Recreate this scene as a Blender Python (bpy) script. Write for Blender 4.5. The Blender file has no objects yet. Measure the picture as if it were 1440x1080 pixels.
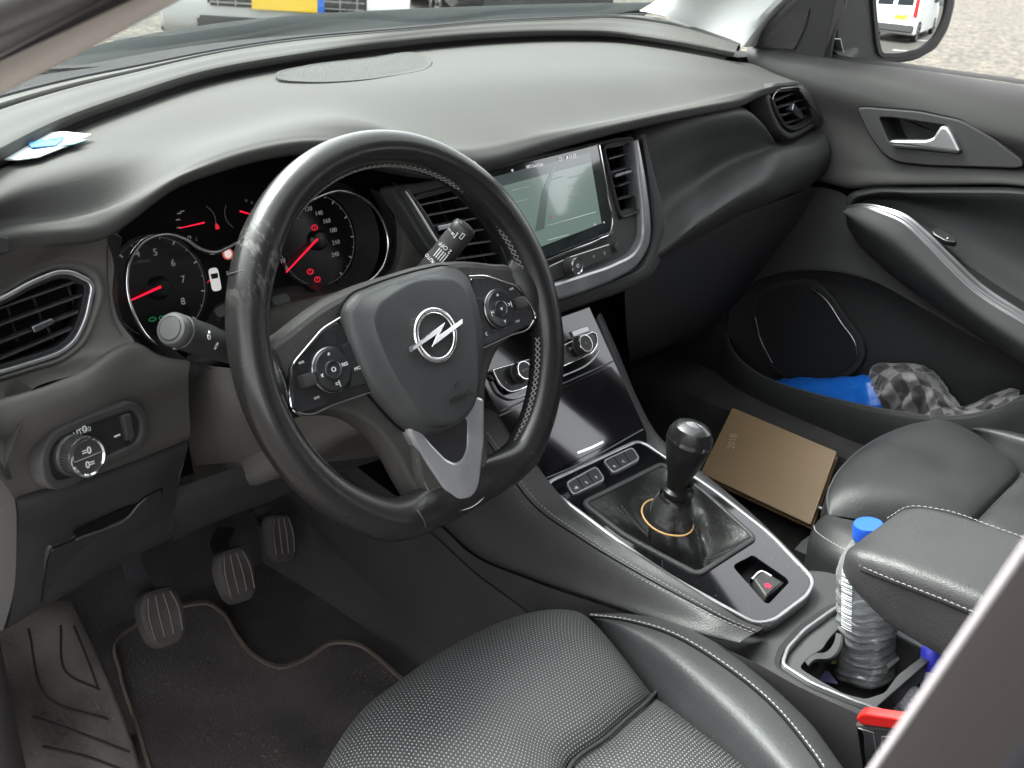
import bpy, bmesh, math, random
import numpy as np
from mathutils import Vector, Matrix
random.seed(7)
S = bpy.context.scene
COL = S.collection
R = math.radians

# ---------------------------------------------------------------- camera
CAM = np.array([-.608, -.676, .365])
YAW, PIT, ROL, FPX = R(48.03), R(24.12), R(4.805), 1506.6
_f = np.array([math.sin(YAW)*math.cos(PIT), math.cos(YAW)*math.cos(PIT), -math.sin(PIT)])
_r = np.array([math.cos(YAW), -math.sin(YAW), 0.])
_u = np.cross(_r, _f)
CR = _r*math.cos(ROL) + _u*math.sin(ROL)
CU = -_r*math.sin(ROL) + _u*math.cos(ROL)
cd = bpy.data.cameras.new('camera'); cam = bpy.data.objects.new('camera', cd); COL.objects.link(cam)
m = Matrix.Identity(4)
for i in range(3):
    m[i][0], m[i][1], m[i][2], m[i][3] = CR[i], CU[i], -_f[i], CAM[i]
cam.matrix_world = m
cd.sensor_width = 36; cd.lens = FPX/1440*36; cd.clip_start = .01; cd.clip_end = 400
cd.dof.use_dof = True; cd.dof.focus_distance = 1.15; cd.dof.aperture_fstop = 16
S.camera = cam

# ---------------------------------------------------------------- light
SUN_EL, SUN_AZ = R(56), R(-12)      # azimuth from +y (car's nose) towards +x
W = bpy.data.worlds.new('World'); S.world = W; W.use_nodes = True
nt = W.node_tree; bg = nt.nodes['Background']
sky = nt.nodes.new('ShaderNodeTexSky'); sky.sky_type = 'NISHITA'; sky.sun_disc = False
sky.sun_elevation = SUN_EL; sky.sun_rotation = SUN_AZ
sky.air_density = 1.0; sky.dust_density = 4.0; sky.ozone_density = 1.0
hsv = nt.nodes.new('ShaderNodeHueSaturation'); hsv.inputs['Saturation'].default_value = .12
nt.links.new(sky.outputs[0], hsv.inputs['Color']); nt.links.new(hsv.outputs[0], bg.inputs[0])
bg.inputs[1].default_value = .15
sl = bpy.data.lights.new('sun', 'SUN'); sl.energy = .9; sl.angle = R(25); sl.color = (1, .97, .92)
so = bpy.data.objects.new('sun', sl); COL.objects.link(so)
sd = Vector((math.sin(SUN_AZ)*math.cos(SUN_EL), math.cos(SUN_AZ)*math.cos(SUN_EL), math.sin(SUN_EL)))
so.rotation_euler = sd.to_track_quat('Z', 'Y').to_euler()
S.view_settings.view_transform = 'Standard'; S.view_settings.look = 'None'
S.view_settings.gamma = 1; S.view_settings.use_curve_mapping = False
S.view_settings.exposure = 2.92
S.render.engine = 'CYCLES'
S.cycles.use_denoising = True
S.cycles.max_bounces = 10; S.cycles.diffuse_bounces = 5; S.cycles.glossy_bounces = 4
S.cycles.transmission_bounces = 8; S.cycles.transparent_max_bounces = 10
S.cycles.caustics_reflective = False; S.cycles.caustics_refractive = False
S.cycles.sample_clamp_indirect = 6

# ---------------------------------------------------------------- photograph pixel -> point at a real depth
def ray(px, py): return (px-720)/FPX*CR - (py-540)/FPX*CU + _f
def A(px, py, ax, v):
    d = ray(px, py)
    if isinstance(ax, str):
        i = 'xyz'.index(ax); return CAM + d*((v-CAM[i])/d[i])
    raise ValueError
def cy(*p): return [A(a, b, 'y', c) for a, b, c in p]
def cz(*p): return [A(a, b, 'z', c) for a, b, c in p]
def cx(*p): return [A(a, b, 'x', c) for a, b, c in p]
def V3(*a): return np.array(a, float)
def proj(P):
    v = np.asarray(P)-CAM; d = v@_f
    return 720+FPX*(v@CR)/d, 540-FPX*(v@CU)/d
def inside(x, y, poly):
    c = False; n = len(poly); j = n-1
    for i in range(n):
        xi, yi = poly[i]; xj, yj = poly[j]
        if (yi > y) != (yj > y) and x < (xj-xi)*(y-yi)/(yj-yi)+xi: c = not c
        j = i
    return c
class Frame:
    """a flat working plane: origin o, axes u, v, normal n"""
    def __init__(s, o, u, v):
        s.o = V3(*o); s.u = V3(*u)/np.linalg.norm(u); v = V3(*v); v = v-s.u*(v@s.u); s.v = v/np.linalg.norm(v); s.n = np.cross(s.u, s.v)
    def px(s, a, b, h=0):
        d = ray(a, b); t = ((s.o+s.n*h-CAM)@s.n)/(d@s.n); q = CAM+d*t-s.o
        return (float(q@s.u), float(q@s.v))
    def poly(s, pts, h=0): return [s.px(a, b, h) for a, b in pts]
    def pt(s, u, v, h=0): return s.o+s.u*u+s.v*v+s.n*h
    def P(s, a, b, h=0): return s.pt(*s.px(a, b, h), h)

# ---------------------------------------------------------------- materials
MATS = {}
def mat(name, col, rough=.5, metal=0, spec=.5, coat=0, bump=None, var=None, emit=None, estr=0, trans=0, ior=1.45, dust=None, sheen=0, alpha=1):
    if name in MATS: return MATS[name]
    M = bpy.data.materials.new(name); M.use_nodes = True; N = M.node_tree; L = N.links
    b = N.nodes['Principled BSDF']
    c = (*col, 1)
    b.inputs['Base Color'].default_value = c; b.inputs['Roughness'].default_value = rough
    b.inputs['Metallic'].default_value = metal; b.inputs['Specular IOR Level'].default_value = spec
    b.inputs['Coat Weight'].default_value = coat; b.inputs['Coat Roughness'].default_value = .04
    b.inputs['Transmission Weight'].default_value = trans; b.inputs['IOR'].default_value = ior
    b.inputs['Sheen Weight'].default_value = sheen; b.inputs['Sheen Roughness'].default_value = .5
    if emit: b.inputs['Emission Color'].default_value = (*emit, 1); b.inputs['Emission Strength'].default_value = estr
    tc = N.nodes.new('ShaderNodeTexCoord')
    src = None
    if var:                       # (scale, amount) slow mottling of colour and gloss
        n1 = N.nodes.new('ShaderNodeTexNoise'); n1.inputs['Scale'].default_value = var[0]; n1.inputs['Detail'].default_value = 6
        L.new(tc.outputs['Object'], n1.inputs['Vector'])
        mr = N.nodes.new('ShaderNodeMapRange'); mr.inputs[1].default_value = .3; mr.inputs[2].default_value = .7
        mr.inputs[3].default_value = 1-var[1]; mr.inputs[4].default_value = 1+var[1]
        L.new(n1.outputs['Fac'], mr.inputs[0])
        mx = N.nodes.new('ShaderNodeMix'); mx.data_type = 'RGBA'; mx.blend_type = 'MULTIPLY'; mx.inputs[0].default_value = 1
        mx.inputs[6].default_value = c; L.new(mr.outputs[0], mx.inputs[7]); src = mx.outputs[2]
        r2 = N.nodes.new('ShaderNodeMath'); r2.operation = 'MULTIPLY'; r2.inputs[1].default_value = rough; L.new(mr.outputs[0], r2.inputs[0])
        L.new(r2.outputs[0], b.inputs['Roughness'])
    if dust:                      # (colour, scale, threshold, strength): specks and lint lying on the surface
        n2 = N.nodes.new('ShaderNodeTexNoise'); n2.inputs['Scale'].default_value = dust[1]; n2.inputs['Detail'].default_value = 3
        L.new(tc.outputs['Object'], n2.inputs['Vector'])
        m2 = N.nodes.new('ShaderNodeMapRange'); m2.inputs[1].default_value = dust[2]; m2.inputs[2].default_value = dust[2]+.06
        m2.inputs[4].default_value = dust[3]
        L.new(n2.outputs['Fac'], m2.inputs[0])
        n3 = N.nodes.new('ShaderNodeTexNoise'); n3.inputs['Scale'].default_value = dust[1]*.05; n3.inputs['Detail'].default_value = 4
        L.new(tc.outputs['Object'], n3.inputs['Vector'])
        m3 = N.nodes.new('ShaderNodeMapRange'); m3.inputs[1].default_value = .42; m3.inputs[2].default_value = .66; L.new(n3.outputs['Fac'], m3.inputs[0])
        mm = N.nodes.new('ShaderNodeMath'); mm.operation = 'MULTIPLY'; L.new(m2.outputs[0], mm.inputs[0]); L.new(m3.outputs[0], mm.inputs[1])
        mx = N.nodes.new('ShaderNodeMix'); mx.data_type = 'RGBA'; L.new(mm.outputs[0], mx.inputs[0])
        if src: L.new(src, mx.inputs[6])
        else: mx.inputs[6].default_value = c
        mx.inputs[7].default_value = (*dust[0], 1); src = mx.outputs[2]
    if src: L.new(src, b.inputs['Base Color'])
    if bump:                      # (kind, scale, strength, distance)
        if bump[0] == 'v':
            t = N.nodes.new('ShaderNodeTexVoronoi'); t.inputs['Scale'].default_value = bump[1]; o = t.outputs['Distance']
        else:
            t = N.nodes.new('ShaderNodeTexNoise'); t.inputs['Scale'].default_value = bump[1]; t.inputs['Detail'].default_value = 4; o = t.outputs['Fac']
        L.new(tc.outputs['Object'], t.inputs['Vector'])
        bp = N.nodes.new('ShaderNodeBump'); bp.inputs['Strength'].default_value = bump[2]; bp.inputs['Distance'].default_value = bump[3]
        L.new(o, bp.inputs['Height']); L.new(bp.outputs[0], b.inputs['Normal'])
    MATS[name] = M; return M

lint = (.42, .40, .36)
soft = mat('soft_vinyl', (.058, .0575, .0545), .72, spec=.2, bump=('v', 800, .3, .0005), var=(5, .14), dust=(lint, 600, .66, .14))
softd = mat('soft_vinyl_dark', (.045, .0455, .045), .6, spec=.35, bump=('v', 900, .35, .0006), var=(6, .12))
fascia = mat('fascia_plastic', (.078, .074, .068), .48, bump=('v', 1100, .3, .0005), var=(8, .14), dust=(lint, 520, .70, .5))
hard = mat('hard_plastic', (.036, .035, .035), .45, bump=('v', 1200, .25, .0005), var=(10, .12))
column_m = mat('column_plastic', (.076, .072, .066), .5, bump=('v', 1000, .3, .0005), var=(9, .15), dust=(lint, 480, .66, .5))
black = mat('matt_black', (.010, .010, .011), .6)
pit = mat('recess_black', (.004, .004, .005), .8, spec=.2)
piano = mat('gloss_black', (.006, .006, .007), .06, spec=.5, coat=.6, dust=(lint, 400, .72, .3), var=(30, .25))
leather = mat('rim_leather', (.016, .015, .015), .27, bump=('v', 700, .28, .0006), var=(25, .35))
leath2 = mat('seat_leather', (.029, .030, .031), .46, bump=('n', 300, .35, .0010), var=(14, .12), dust=(lint, 500, .70, .35))
leath3 = mat('console_leather', (.034, .033, .034), .46, bump=('v', 600, .35, .0007), var=(12, .12))
bootm = mat('boot_leather', (.020, .020, .020), .4, bump=('n', 90, .5, .003), var=(12, .2))
airb = mat('airbag_plastic', (.045, .046, .047), .42, bump=('v', 1100, .3, .0005), var=(7, .08))
chrome = mat('chrome', (.75, .75, .75), .12, metal=1)
satin = mat('satin_silver', (.42, .42, .43), .3, metal=.9, var=(30, .1))
dchrome = mat('dark_chrome', (.22, .22, .23), .22, metal=.9)
thread = mat('grey_thread', (.22, .21, .20), .7)
threadl = mat('pale_thread', (.26, .255, .245), .7)
white = mat('white_print', (.75, .75, .75), .5)
grey_p = mat('grey_print', (.35, .35, .35), .5)
icon = mat('icon_print', (.3, .3, .3), .5, emit=(.8, .8, .8), estr=.015)
redlit = mat('needle_red', (.8, .01, .03), .4, emit=(1, .01, .05), estr=.12)
redlit2 = mat('warning_red', (.5, .01, .02), .4, emit=(1, .02, .05), estr=.08)
greenlit = mat('lamp_green', (.02, .2, .06), .4, emit=(.05, .6, .2), estr=.02)
dialf = mat('dial_face', (.012, .012, .014), .35)
carpet = mat('carpet', (.046, .043, .042), .95, bump=('n', 500, 1, .004), var=(14, .4), dust=((.09, .075, .06), 420, .70, .6), sheen=.1, spec=.1)
matm = mat('mat_carpet', (.052, .045, .041), .95, bump=('n', 380, .8, .003), var=(6, .7), dust=((.22, .18, .15), 300, .62, .6), sheen=.15, spec=.1)
matedge = mat('mat_binding', (.095, .074, .060), .8, bump=('n', 600, .8, .002), var=(9, .5))
rubber = mat('dusty_rubber', (.062, .056, .052), .7, bump=('n', 300, .4, .001), var=(18, .35))
footm = mat('footrest_rubber', (.15, .133, .12), .65, bump=('n', 160, .4, .002), var=(9, .7), dust=((.24, .21, .18), 260, .62, .7))
headl = mat('headliner', (.22, .215, .205), .9)
pillar = mat('pillar_trim', (.72, .67, .65), .75, bump=('n', 800, .2, .0005))
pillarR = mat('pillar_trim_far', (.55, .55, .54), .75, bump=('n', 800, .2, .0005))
bodyp = mat('body_paint', (.016, .019, .019), .75, spec=.02)
seal = mat('door_seal', (.022, .020, .021), .6, bump=('n', 300, .3, .001))

def glass_mat(name, tint, refl=.08, rough=0.0):
    M = bpy.data.materials.new(name); M.use_nodes = True; N = M.node_tree; N.nodes.clear()
    o = N.nodes.new('ShaderNodeOutputMaterial'); t = N.nodes.new('ShaderNodeBsdfTransparent'); t.inputs[0].default_value = (*tint, 1)
    g = N.nodes.new('ShaderNodeBsdfGlossy'); g.inputs['Roughness'].default_value = rough
    lw = N.nodes.new('ShaderNodeLayerWeight'); lw.inputs[0].default_value = .5; pw = N.nodes.new('ShaderNodeMath'); pw.operation = 'POWER'; pw.inputs[1].default_value = 4
    N.links.new(lw.outputs['Facing'], pw.inputs[0]); f = N.nodes.new('ShaderNodeMath'); f.operation = 'MULTIPLY_ADD'; f.inputs[1].default_value = .4; f.inputs[2].default_value = refl*.6
    N.links.new(pw.outputs[0], f.inputs[0])
    mx = N.nodes.new('ShaderNodeMixShader'); N.links.new(f.outputs[0], mx.inputs[0])
    N.links.new(t.outputs[0], mx.inputs[1]); N.links.new(g.outputs[0], mx.inputs[2]); N.links.new(mx.outputs[0], o.inputs[0])
    return M
wglass = glass_mat('windscreen_glass', (.80, .86, .83))
lens = glass_mat('clear_lens', (.93, .94, .95), rough=.02)

def perf_mat():
    """perforated leather: staggered grid of small pale pin holes laid out in the panel's own UV (metres)"""
    M = bpy.data.materials.new('perforated_leather'); M.use_nodes = True; N = M.node_tree; L = N.links; b = N.nodes['Principled BSDF']
    uv = N.nodes.new('ShaderNodeUVMap'); sp = N.nodes.new('ShaderNodeSeparateXYZ'); L.new(uv.outputs[0], sp.inputs[0])
    def mth(op, a, c=None, d=None):
        n = N.nodes.new('ShaderNodeMath'); n.operation = op
        for i, q in enumerate((a, c, d)):
            if q is None: continue
            if isinstance(q, (int, float)): n.inputs[i].default_value = q
            else: L.new(q, n.inputs[i])
        return n.outputs[0]
    P = 1/.0042
    X = mth('MULTIPLY', sp.outputs[0], P); Y = mth('MULTIPLY', sp.outputs[1], P*1.1547)
    row = mth('MODULO', mth('FLOOR', Y), 2.0); X = mth('ADD', X, mth('MULTIPLY', row, .5))
    fx = mth('SUBTRACT', mth('FRACT', X), .5); fy = mth('SUBTRACT', mth('FRACT', Y), .5)
    d = mth('SQRT', mth('ADD', mth('MULTIPLY', fx, fx), mth('MULTIPLY', fy, fy)))
    mr = N.nodes.new('ShaderNodeMapRange'); mr.inputs[1].default_value = .14; mr.inputs[2].default_value = .23; mr.inputs[3].default_value = 1; mr.inputs[4].default_value = 0
    L.new(d, mr.inputs[0])
    mx = N.nodes.new('ShaderNodeMix'); mx.data_type = 'RGBA'; L.new(mr.outputs[0], mx.inputs[0])
    mx.inputs[6].default_value = (.028, .029, .030, 1); mx.inputs[7].default_value = (.27, .27, .265, 1)
    L.new(mx.outputs[2], b.inputs['Base Color'])
    tc = N.nodes.new('ShaderNodeTexCoord')
    v = N.nodes.new('ShaderNodeTexVoronoi'); v.inputs['Scale'].default_value = 500; L.new(tc.outputs['Object'], v.inputs['Vector'])
    h = mth('SUBTRACT', mth('MULTIPLY', v.outputs['Distance'], .4), mth('MULTIPLY', mr.outputs[0], 1.0))
    bp = N.nodes.new('ShaderNodeBump'); bp.inputs['Strength'].default_value = .6; bp.inputs['Distance'].default_value = .0008
    L.new(h, bp.inputs['Height']); L.new(bp.outputs[0], b.inputs['Normal'])
    b.inputs['Roughness'].default_value = .44
    return M
perf = perf_mat()

# ---------------------------------------------------------------- objects
def tag(o, label=None, cat=None, group=None, kind=None):
    if label: o['label'] = label
    if cat: o['category'] = cat
    if group: o['group'] = group
    if kind: o['kind'] = kind
    return o
def thing(name, label, cat, loc=(0, 0, 0), group=None):
    o = bpy.data.objects.new(name, None); COL.objects.link(o); o.location = loc; o.empty_display_size = .02
    return tag(o, label, cat, group)
def link(name, me, mats, parent=None):
    o = bpy.data.objects.new(name, me); COL.objects.link(o)
    for q in (mats if isinstance(mats, (list, tuple)) else [mats]): me.materials.append(q)
    if parent is not None:
        o.parent = parent
        # vertices are written in world space: undo every ancestor's offset
        p = parent; t = Vector((0, 0, 0)); 
        while p is not None: t += p.location; p = p.parent
        o.location = -t
    return o
def finish(bm, name, mats, parent=None, ang=38, merge=0, recalc=True):
    if merge: bmesh.ops.remove_doubles(bm, verts=bm.verts, dist=merge)
    if recalc: bmesh.ops.recalc_face_normals(bm, faces=bm.faces)
    a = R(ang)
    for f in bm.faces: f.smooth = True
    for e in bm.edges:
        if len(e.link_faces) == 2 and e.calc_face_angle(0) > a: e.smooth = False
    me = bpy.data.meshes.new(name); bm.to_mesh(me); bm.free()
    return link(name, me, mats, parent)
def lim(t, l):
    k = np.linalg.norm(t); return t*(l/k) if k > l else t
def cr(P, n, closed=False):
    """Catmull-Rom through P, resampled to n points by arc length"""
    P = [np.asarray(p, float) for p in P]
    if len(P) == 2 and not closed: return [P[0]+(P[1]-P[0])*t for t in np.linspace(0, 1, n)]
    k = 14; out = []
    N_ = len(P); segs = N_ if closed else N_-1
    for i in range(segs):
        if closed: a, b, c, d = P[(i-1) % N_], P[i], P[(i+1) % N_], P[(i+2) % N_]
        else: a, b, c, d = P[max(i-1, 0)], P[i], P[i+1], P[min(i+2, N_-1)]
        # centripetal-ish tangents limited for uneven spacing
        l0, l1, l2 = np.linalg.norm(b-a)+1e-9, np.linalg.norm(c-b)+1e-9, np.linalg.norm(d-c)+1e-9
        t1 = ((b-a)/l0*l1 + (c-b)/l1*l0)/(l0+l1)*l1 if (i > 0 or closed) else (c-b)
        t2 = ((c-b)/l1*l2 + (d-c)/l2*l1)/(l1+l2)*l1 if (i < segs-1 or closed) else (c-b)
        t1, t2 = lim(t1, 3*min(l0, l1)) if (i > 0 or closed) else t1, lim(t2, 3*min(l1, l2)) if (i < segs-1 or closed) else t2
        for j in range(k):
            t = j/k; t_2 = t*t; t_3 = t_2*t
            out.append((2*t_3-3*t_2+1)*b+(t_3-2*t_2+t)*t1+(-2*t_3+3*t_2)*c+(t_3-t_2)*t2)
    out.append(P[0] if closed else P[-1])
    out = np.array(out); s = np.concatenate([[0], np.cumsum(np.linalg.norm(np.diff(out, axis=0), axis=1))])
    ts = np.linspace(0, s[-1], n+1)[:-1] if closed else np.linspace(0, s[-1], n)
    return [np.array([np.interp(t, s, out[:, j]) for j in range(out.shape[1])]) for t in ts]
def lin(P, n, closed=False):
    P = [np.asarray(p, float) for p in P]
    if closed: P = P+[P[0]]
    out = np.array(P); s = np.concatenate([[0], np.cumsum(np.linalg.norm(np.diff(out, axis=0), axis=1))])
    ts = np.linspace(0, s[-1], n+1)[:-1] if closed else np.linspace(0, s[-1], n)
    return [np.array([np.interp(t, s, out[:, j]) for j in range(out.shape[1])]) for t in ts]
def loft(name, curves, mats, parent=None, n=60, m=6, closed=False, smooth_across=True, holes=None, thick=0, ang=38, noise=None):
    """surface through a list of curves; m spans between neighbours; metric UVs; holes = picture outlines of openings"""
    C = [cr(c, n, closed) if len(c) != n else [np.asarray(q, float) for q in c] for c in curves]
    rows = []
    M_ = (len(C)-1)*m+1
    cols = []
    for j in range(n):
        cj = [c[j] for c in C]
        if smooth_across and len(C) > 2:
            N_ = len(cj); col = []
            for i in range(N_-1):
                a, b, c, d = cj[max(i-1, 0)], cj[i], cj[i+1], cj[min(i+2, N_-1)]
                l0, l1, l2 = np.linalg.norm(b-a)+1e-9, np.linalg.norm(c-b)+1e-9, np.linalg.norm(d-c)+1e-9
                t1 = ((b-a)/l0*l1 + (c-b)/l1*l0)/(l0+l1)*l1 if i > 0 else (c-b)
                t2 = ((c-b)/l1*l2 + (d-c)/l2*l1)/(l1+l2)*l1 if i < N_-2 else (c-b)
                if i > 0: t1 = lim(t1, 2.5*min(l0, l1))
                if i < N_-2: t2 = lim(t2, 2.5*min(l1, l2))
                for q in range(m):
                    t = q/m; t_2 = t*t; t_3 = t_2*t
                    col.append((2*t_3-3*t_2+1)*b+(t_3-2*t_2+t)*t1+(-2*t_3+3*t_2)*c+(t_3-t_2)*t2)
            col.append(cj[-1])
        else:
            col = []
            for i in range(len(cj)-1):
                for q in range(m): col.append(cj[i]+(cj[i+1]-cj[i])*(q/m))
            col.append(cj[-1])
        cols.append(col)
    bm = bmesh.new(); uvl = bm.loops.layers.uv.new('UVMap')
    vs = [[bm.verts.new(cols[j][i]) for j in range(n)] for i in range(M_)]
    G = np.array(cols)      # n x M_ x 3
    su = np.concatenate([[0], np.cumsum(np.linalg.norm(np.diff(G[:, M_//2], axis=0), axis=1))])
    sv = np.concatenate([[0], np.cumsum(np.linalg.norm(np.diff(G[n//2], axis=0), axis=1))])
    nn = n if closed else n-1
    for i in range(M_-1):
        for j in range(nn):
            j2 = (j+1) % n
            if holes:
                c = (G[j][i]+G[j2][i]+G[j][i+1]+G[j2][i+1])/4; x, y = proj(c)
                if any(inside(x, y, h) for h in holes): continue
            f = bm.faces.new((vs[i][j], vs[i][j2], vs[i+1][j2], vs[i+1][j]))
            uu = (su[j], su[j]+(su[1] if j2 == 0 else su[j2]-su[j]))
            for l, q in zip(f.loops, ((uu[0], sv[i]), (uu[1], sv[i]), (uu[1], sv[i+1]), (uu[0], sv[i+1]))): l[uvl].uv = q
    lone = [v for v in bm.verts if not v.link_faces]
    if lone: bmesh.ops.delete(bm, geom=lone, context='VERTS')
    if thick:
        bmesh.ops.recalc_face_normals(bm, faces=bm.faces); bmesh.ops.solidify(bm, geom=bm.faces[:], thickness=thick)
    return finish(bm, name, mats, parent, ang)
def ncross(t, ref):
    b = np.cross(t, ref); k = np.linalg.norm(b)
    if k < 1e-6: b = np.cross(t, V3(.3, .5, .8)); k = np.linalg.norm(b)
    return b/k
def tube(name, path, r, mats, parent=None, closed=False, seg=12, ref=(0, 0, 1), prof=None, n=None, bm=None, caps=True, smoothp=True):
    """sweep a round (or prof = [(a,b)...]) section along a path; r a number or one per point"""
    P = cr(path, n, closed) if (n and smoothp) else (lin(path, n, closed) if n else [np.asarray(p, float) for p in path])
    N_ = len(P); ref = V3(*ref)
    rr = np.interp(np.linspace(0, 1, N_), np.linspace(0, 1, len(r)), r) if isinstance(r, (list, tuple)) else [r]*N_
    own = bm is None
    if own: bm = bmesh.new()
    if prof is None: prof = [(math.cos(2*math.pi*k/seg), math.sin(2*math.pi*k/seg)) for k in range(seg)]
    K = len(prof); rings = []
    for i in range(N_):
        if closed: t = P[(i+1) % N_]-P[(i-1) % N_]
        else: t = P[min(i+1, N_-1)]-P[max(i-1, 0)]
        t = t/(np.linalg.norm(t)+1e-12); b = ncross(t, ref); c = np.cross(b, t)
        rings.append([bm.verts.new(P[i]+(b*q[0]+c*q[1])*rr[i]) for q in prof])
    for i in range(N_ if closed else N_-1):
        a, b = rings[i], rings[(i+1) % N_]
        for k in range(K): bm.faces.new((a[k], a[(k+1) % K], b[(k+1) % K], b[k]))
    if not closed and caps and K > 2:
        bm.faces.new(rings[0][::-1]); bm.faces.new(rings[-1])
    return finish(bm, name, mats, parent) if own else bm
def offset2(poly, d):
    """move a closed 2D outline inwards by d"""
    P = np.array(poly); n = len(P); ar = sum(P[i][0]*P[(i+1) % n][1]-P[(i+1) % n][0]*P[i][1] for i in range(n))
    sg = 1 if ar > 0 else -1; out = []
    for i in range(n):
        a = P[i]-P[i-1]; b = P[(i+1) % n]-P[i]; a = a/(np.linalg.norm(a)+1e-12); b = b/(np.linalg.norm(b)+1e-12)
        na = np.array([-a[1], a[0]])*sg; nb = np.array([-b[1], b[0]])*sg; q = na+nb; k = max(q@q/2, .35)
        out.append(P[i]+q/k*d)
    return out
def rnd(poly, r, k=5):
    """round the corners of a 2D polygon"""
    out = []; n = len(poly)
    for i in range(n):
        a, b, c = np.array(poly[i-1]), np.array(poly[i]), np.array(poly[(i+1) % n])
        la, lc = np.linalg.norm(a-b), np.linalg.norm(c-b); rr = min(r, la*.45, lc*.45)
        p = b+(a-b)/la*rr; q = b+(c-b)/lc*rr
        for t in np.linspace(0, 1, k): out.append((1-t)**2*p+2*t*(1-t)*b+t*t*q)
    return [tuple(x) for x in out]
def sm(poly, n=60): return [tuple(x) for x in cr(poly, n, True)]
def circ(cx_, cy_, r, n=40, ry=None): return [(cx_+r*math.cos(2*math.pi*k/n), cy_+(ry or r)*math.sin(2*math.pi*k/n)) for k in range(n)]
def plate(name, fr, outer, h0, h1, mats, parent=None, bev=.001, holes=(), bm=None, dome=None):
    """solid slab on a frame: outline, holes, from height h0 to h1, rounded top edge"""
    own = bm is None
    if own: bm = bmesh.new()
    if dome is None: prof = [(0, h0), (0, h1-bev), (bev*.3, h1-bev*.3), (bev, h1)] if bev else [(0, h0), (0, h1)]
    else: prof = dome
    top = []
    lay = []
    for d, h in prof:
        o = offset2(outer, d) if d else outer
        lay.append([bm.verts.new(fr.pt(a, b, h)) for a, b in o])
    n = len(outer)
    for a, b in zip(lay[:-1], lay[1:]):
        for k in range(n): bm.faces.new((a[k], a[(k+1) % n], b[(k+1) % n], b[k]))
    last = lay[-1]
    top += [bm.edges.get((last[k], last[(k+1) % n])) or bm.edges.new((last[k], last[(k+1) % n])) for k in range(n)]
    for hpoly in holes:
        l2 = []
        for d, h in prof[::-1]:
            o = offset2(hpoly, -d) if d else hpoly
            l2.append([bm.verts.new(fr.pt(a, b, h)) for a, b in o])
        k2 = len(hpoly)
        for a, b in zip(l2[:-1], l2[1:]):
            for k in range(k2): bm.faces.new((a[k], a[(k+1) % k2], b[(k+1) % k2], b[k]))
        top += [bm.edges.get((l2[0][k], l2[0][(k+1) % k2])) for k in range(k2)]
    for e in top: e.smooth = False
    if holes: bmesh.ops.triangle_fill(bm, edges=top, use_beauty=True)
    else:
        bm.faces.new(last)
        bm.faces.new(lay[0][::-1])
    return finish(bm, name, mats, parent, 30) if own else bm
def ringplate(name, fr, outer, w, h0, h1, mats, parent=None, bev=.0006, out=0):
    o = offset2(outer, -out) if out else outer
    return plate(name, fr, o, h0, h1, mats, parent, bev, holes=[offset2(outer, w)[::1]])
def tray(name, fr, outer, h1, h0, mats, parent=None, shrink=.0):
    """open box sunk behind an opening: wall from h1 down to h0 and a back"""
    bm = bmesh.new(); i2 = offset2(outer, shrink) if shrink else outer
    a = [bm.verts.new(fr.pt(x, y, h1)) for x, y in outer]; b = [bm.verts.new(fr.pt(x, y, h0)) for x, y in i2]
    n = len(a)
    for k in range(n): bm.faces.new((a[k], a[(k+1) % n], b[(k+1) % n], b[k]))
    bm.faces.new(b)
    return finish(bm, name, mats, parent, 30)
def box(name, c, s, mats, parent=None, bev=.003, rot=None, bm=None, seg=2):
    own = bm is None
    b2 = bmesh.new(); bmesh.ops.create_cube(b2, size=1)
    for v in b2.verts: v.co = Vector((v.co.x*s[0], v.co.y*s[1], v.co.z*s[2]))
    if bev: bmesh.ops.bevel(b2, geom=b2.edges[:], offset=bev, segments=seg, affect='EDGES', profile=.7)
    M4 = Matrix.Translation(Vector(c)) @ (rot.to_4x4() if rot is not None else Matrix.Identity(4))
    bmesh.ops.transform(b2, matrix=M4, verts=b2.verts)
    if own: return finish(b2, name, mats, parent, 30)
    me = bpy.data.meshes.new('t'); b2.to_mesh(me); b2.free(); bm.from_mesh(me); bpy.data.meshes.remove(me)
def stitches(name, path, mats, parent=None, step=.0055, ln=.0038, r=.00045, lift=0, ref=(0, 0, 1)):
    P = np.array(cr(path, 400)); s = np.concatenate([[0], np.cumsum(np.linalg.norm(np.diff(P, axis=0), axis=1))])
    bm = bmesh.new(); t = 0
    at = lambda q: np.array([np.interp(q, s, P[:, j]) for j in range(3)])
    while t+ln < s[-1]:
        a, b = at(t), at(t+ln); mid = (a+b)/2+V3(*ref)*r*1.2
        tube('', [a, mid, b], [r*.6, r, r*.6], None, bm=bm, seg=6); t += step
    return finish(bm, name, mats, parent)
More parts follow.
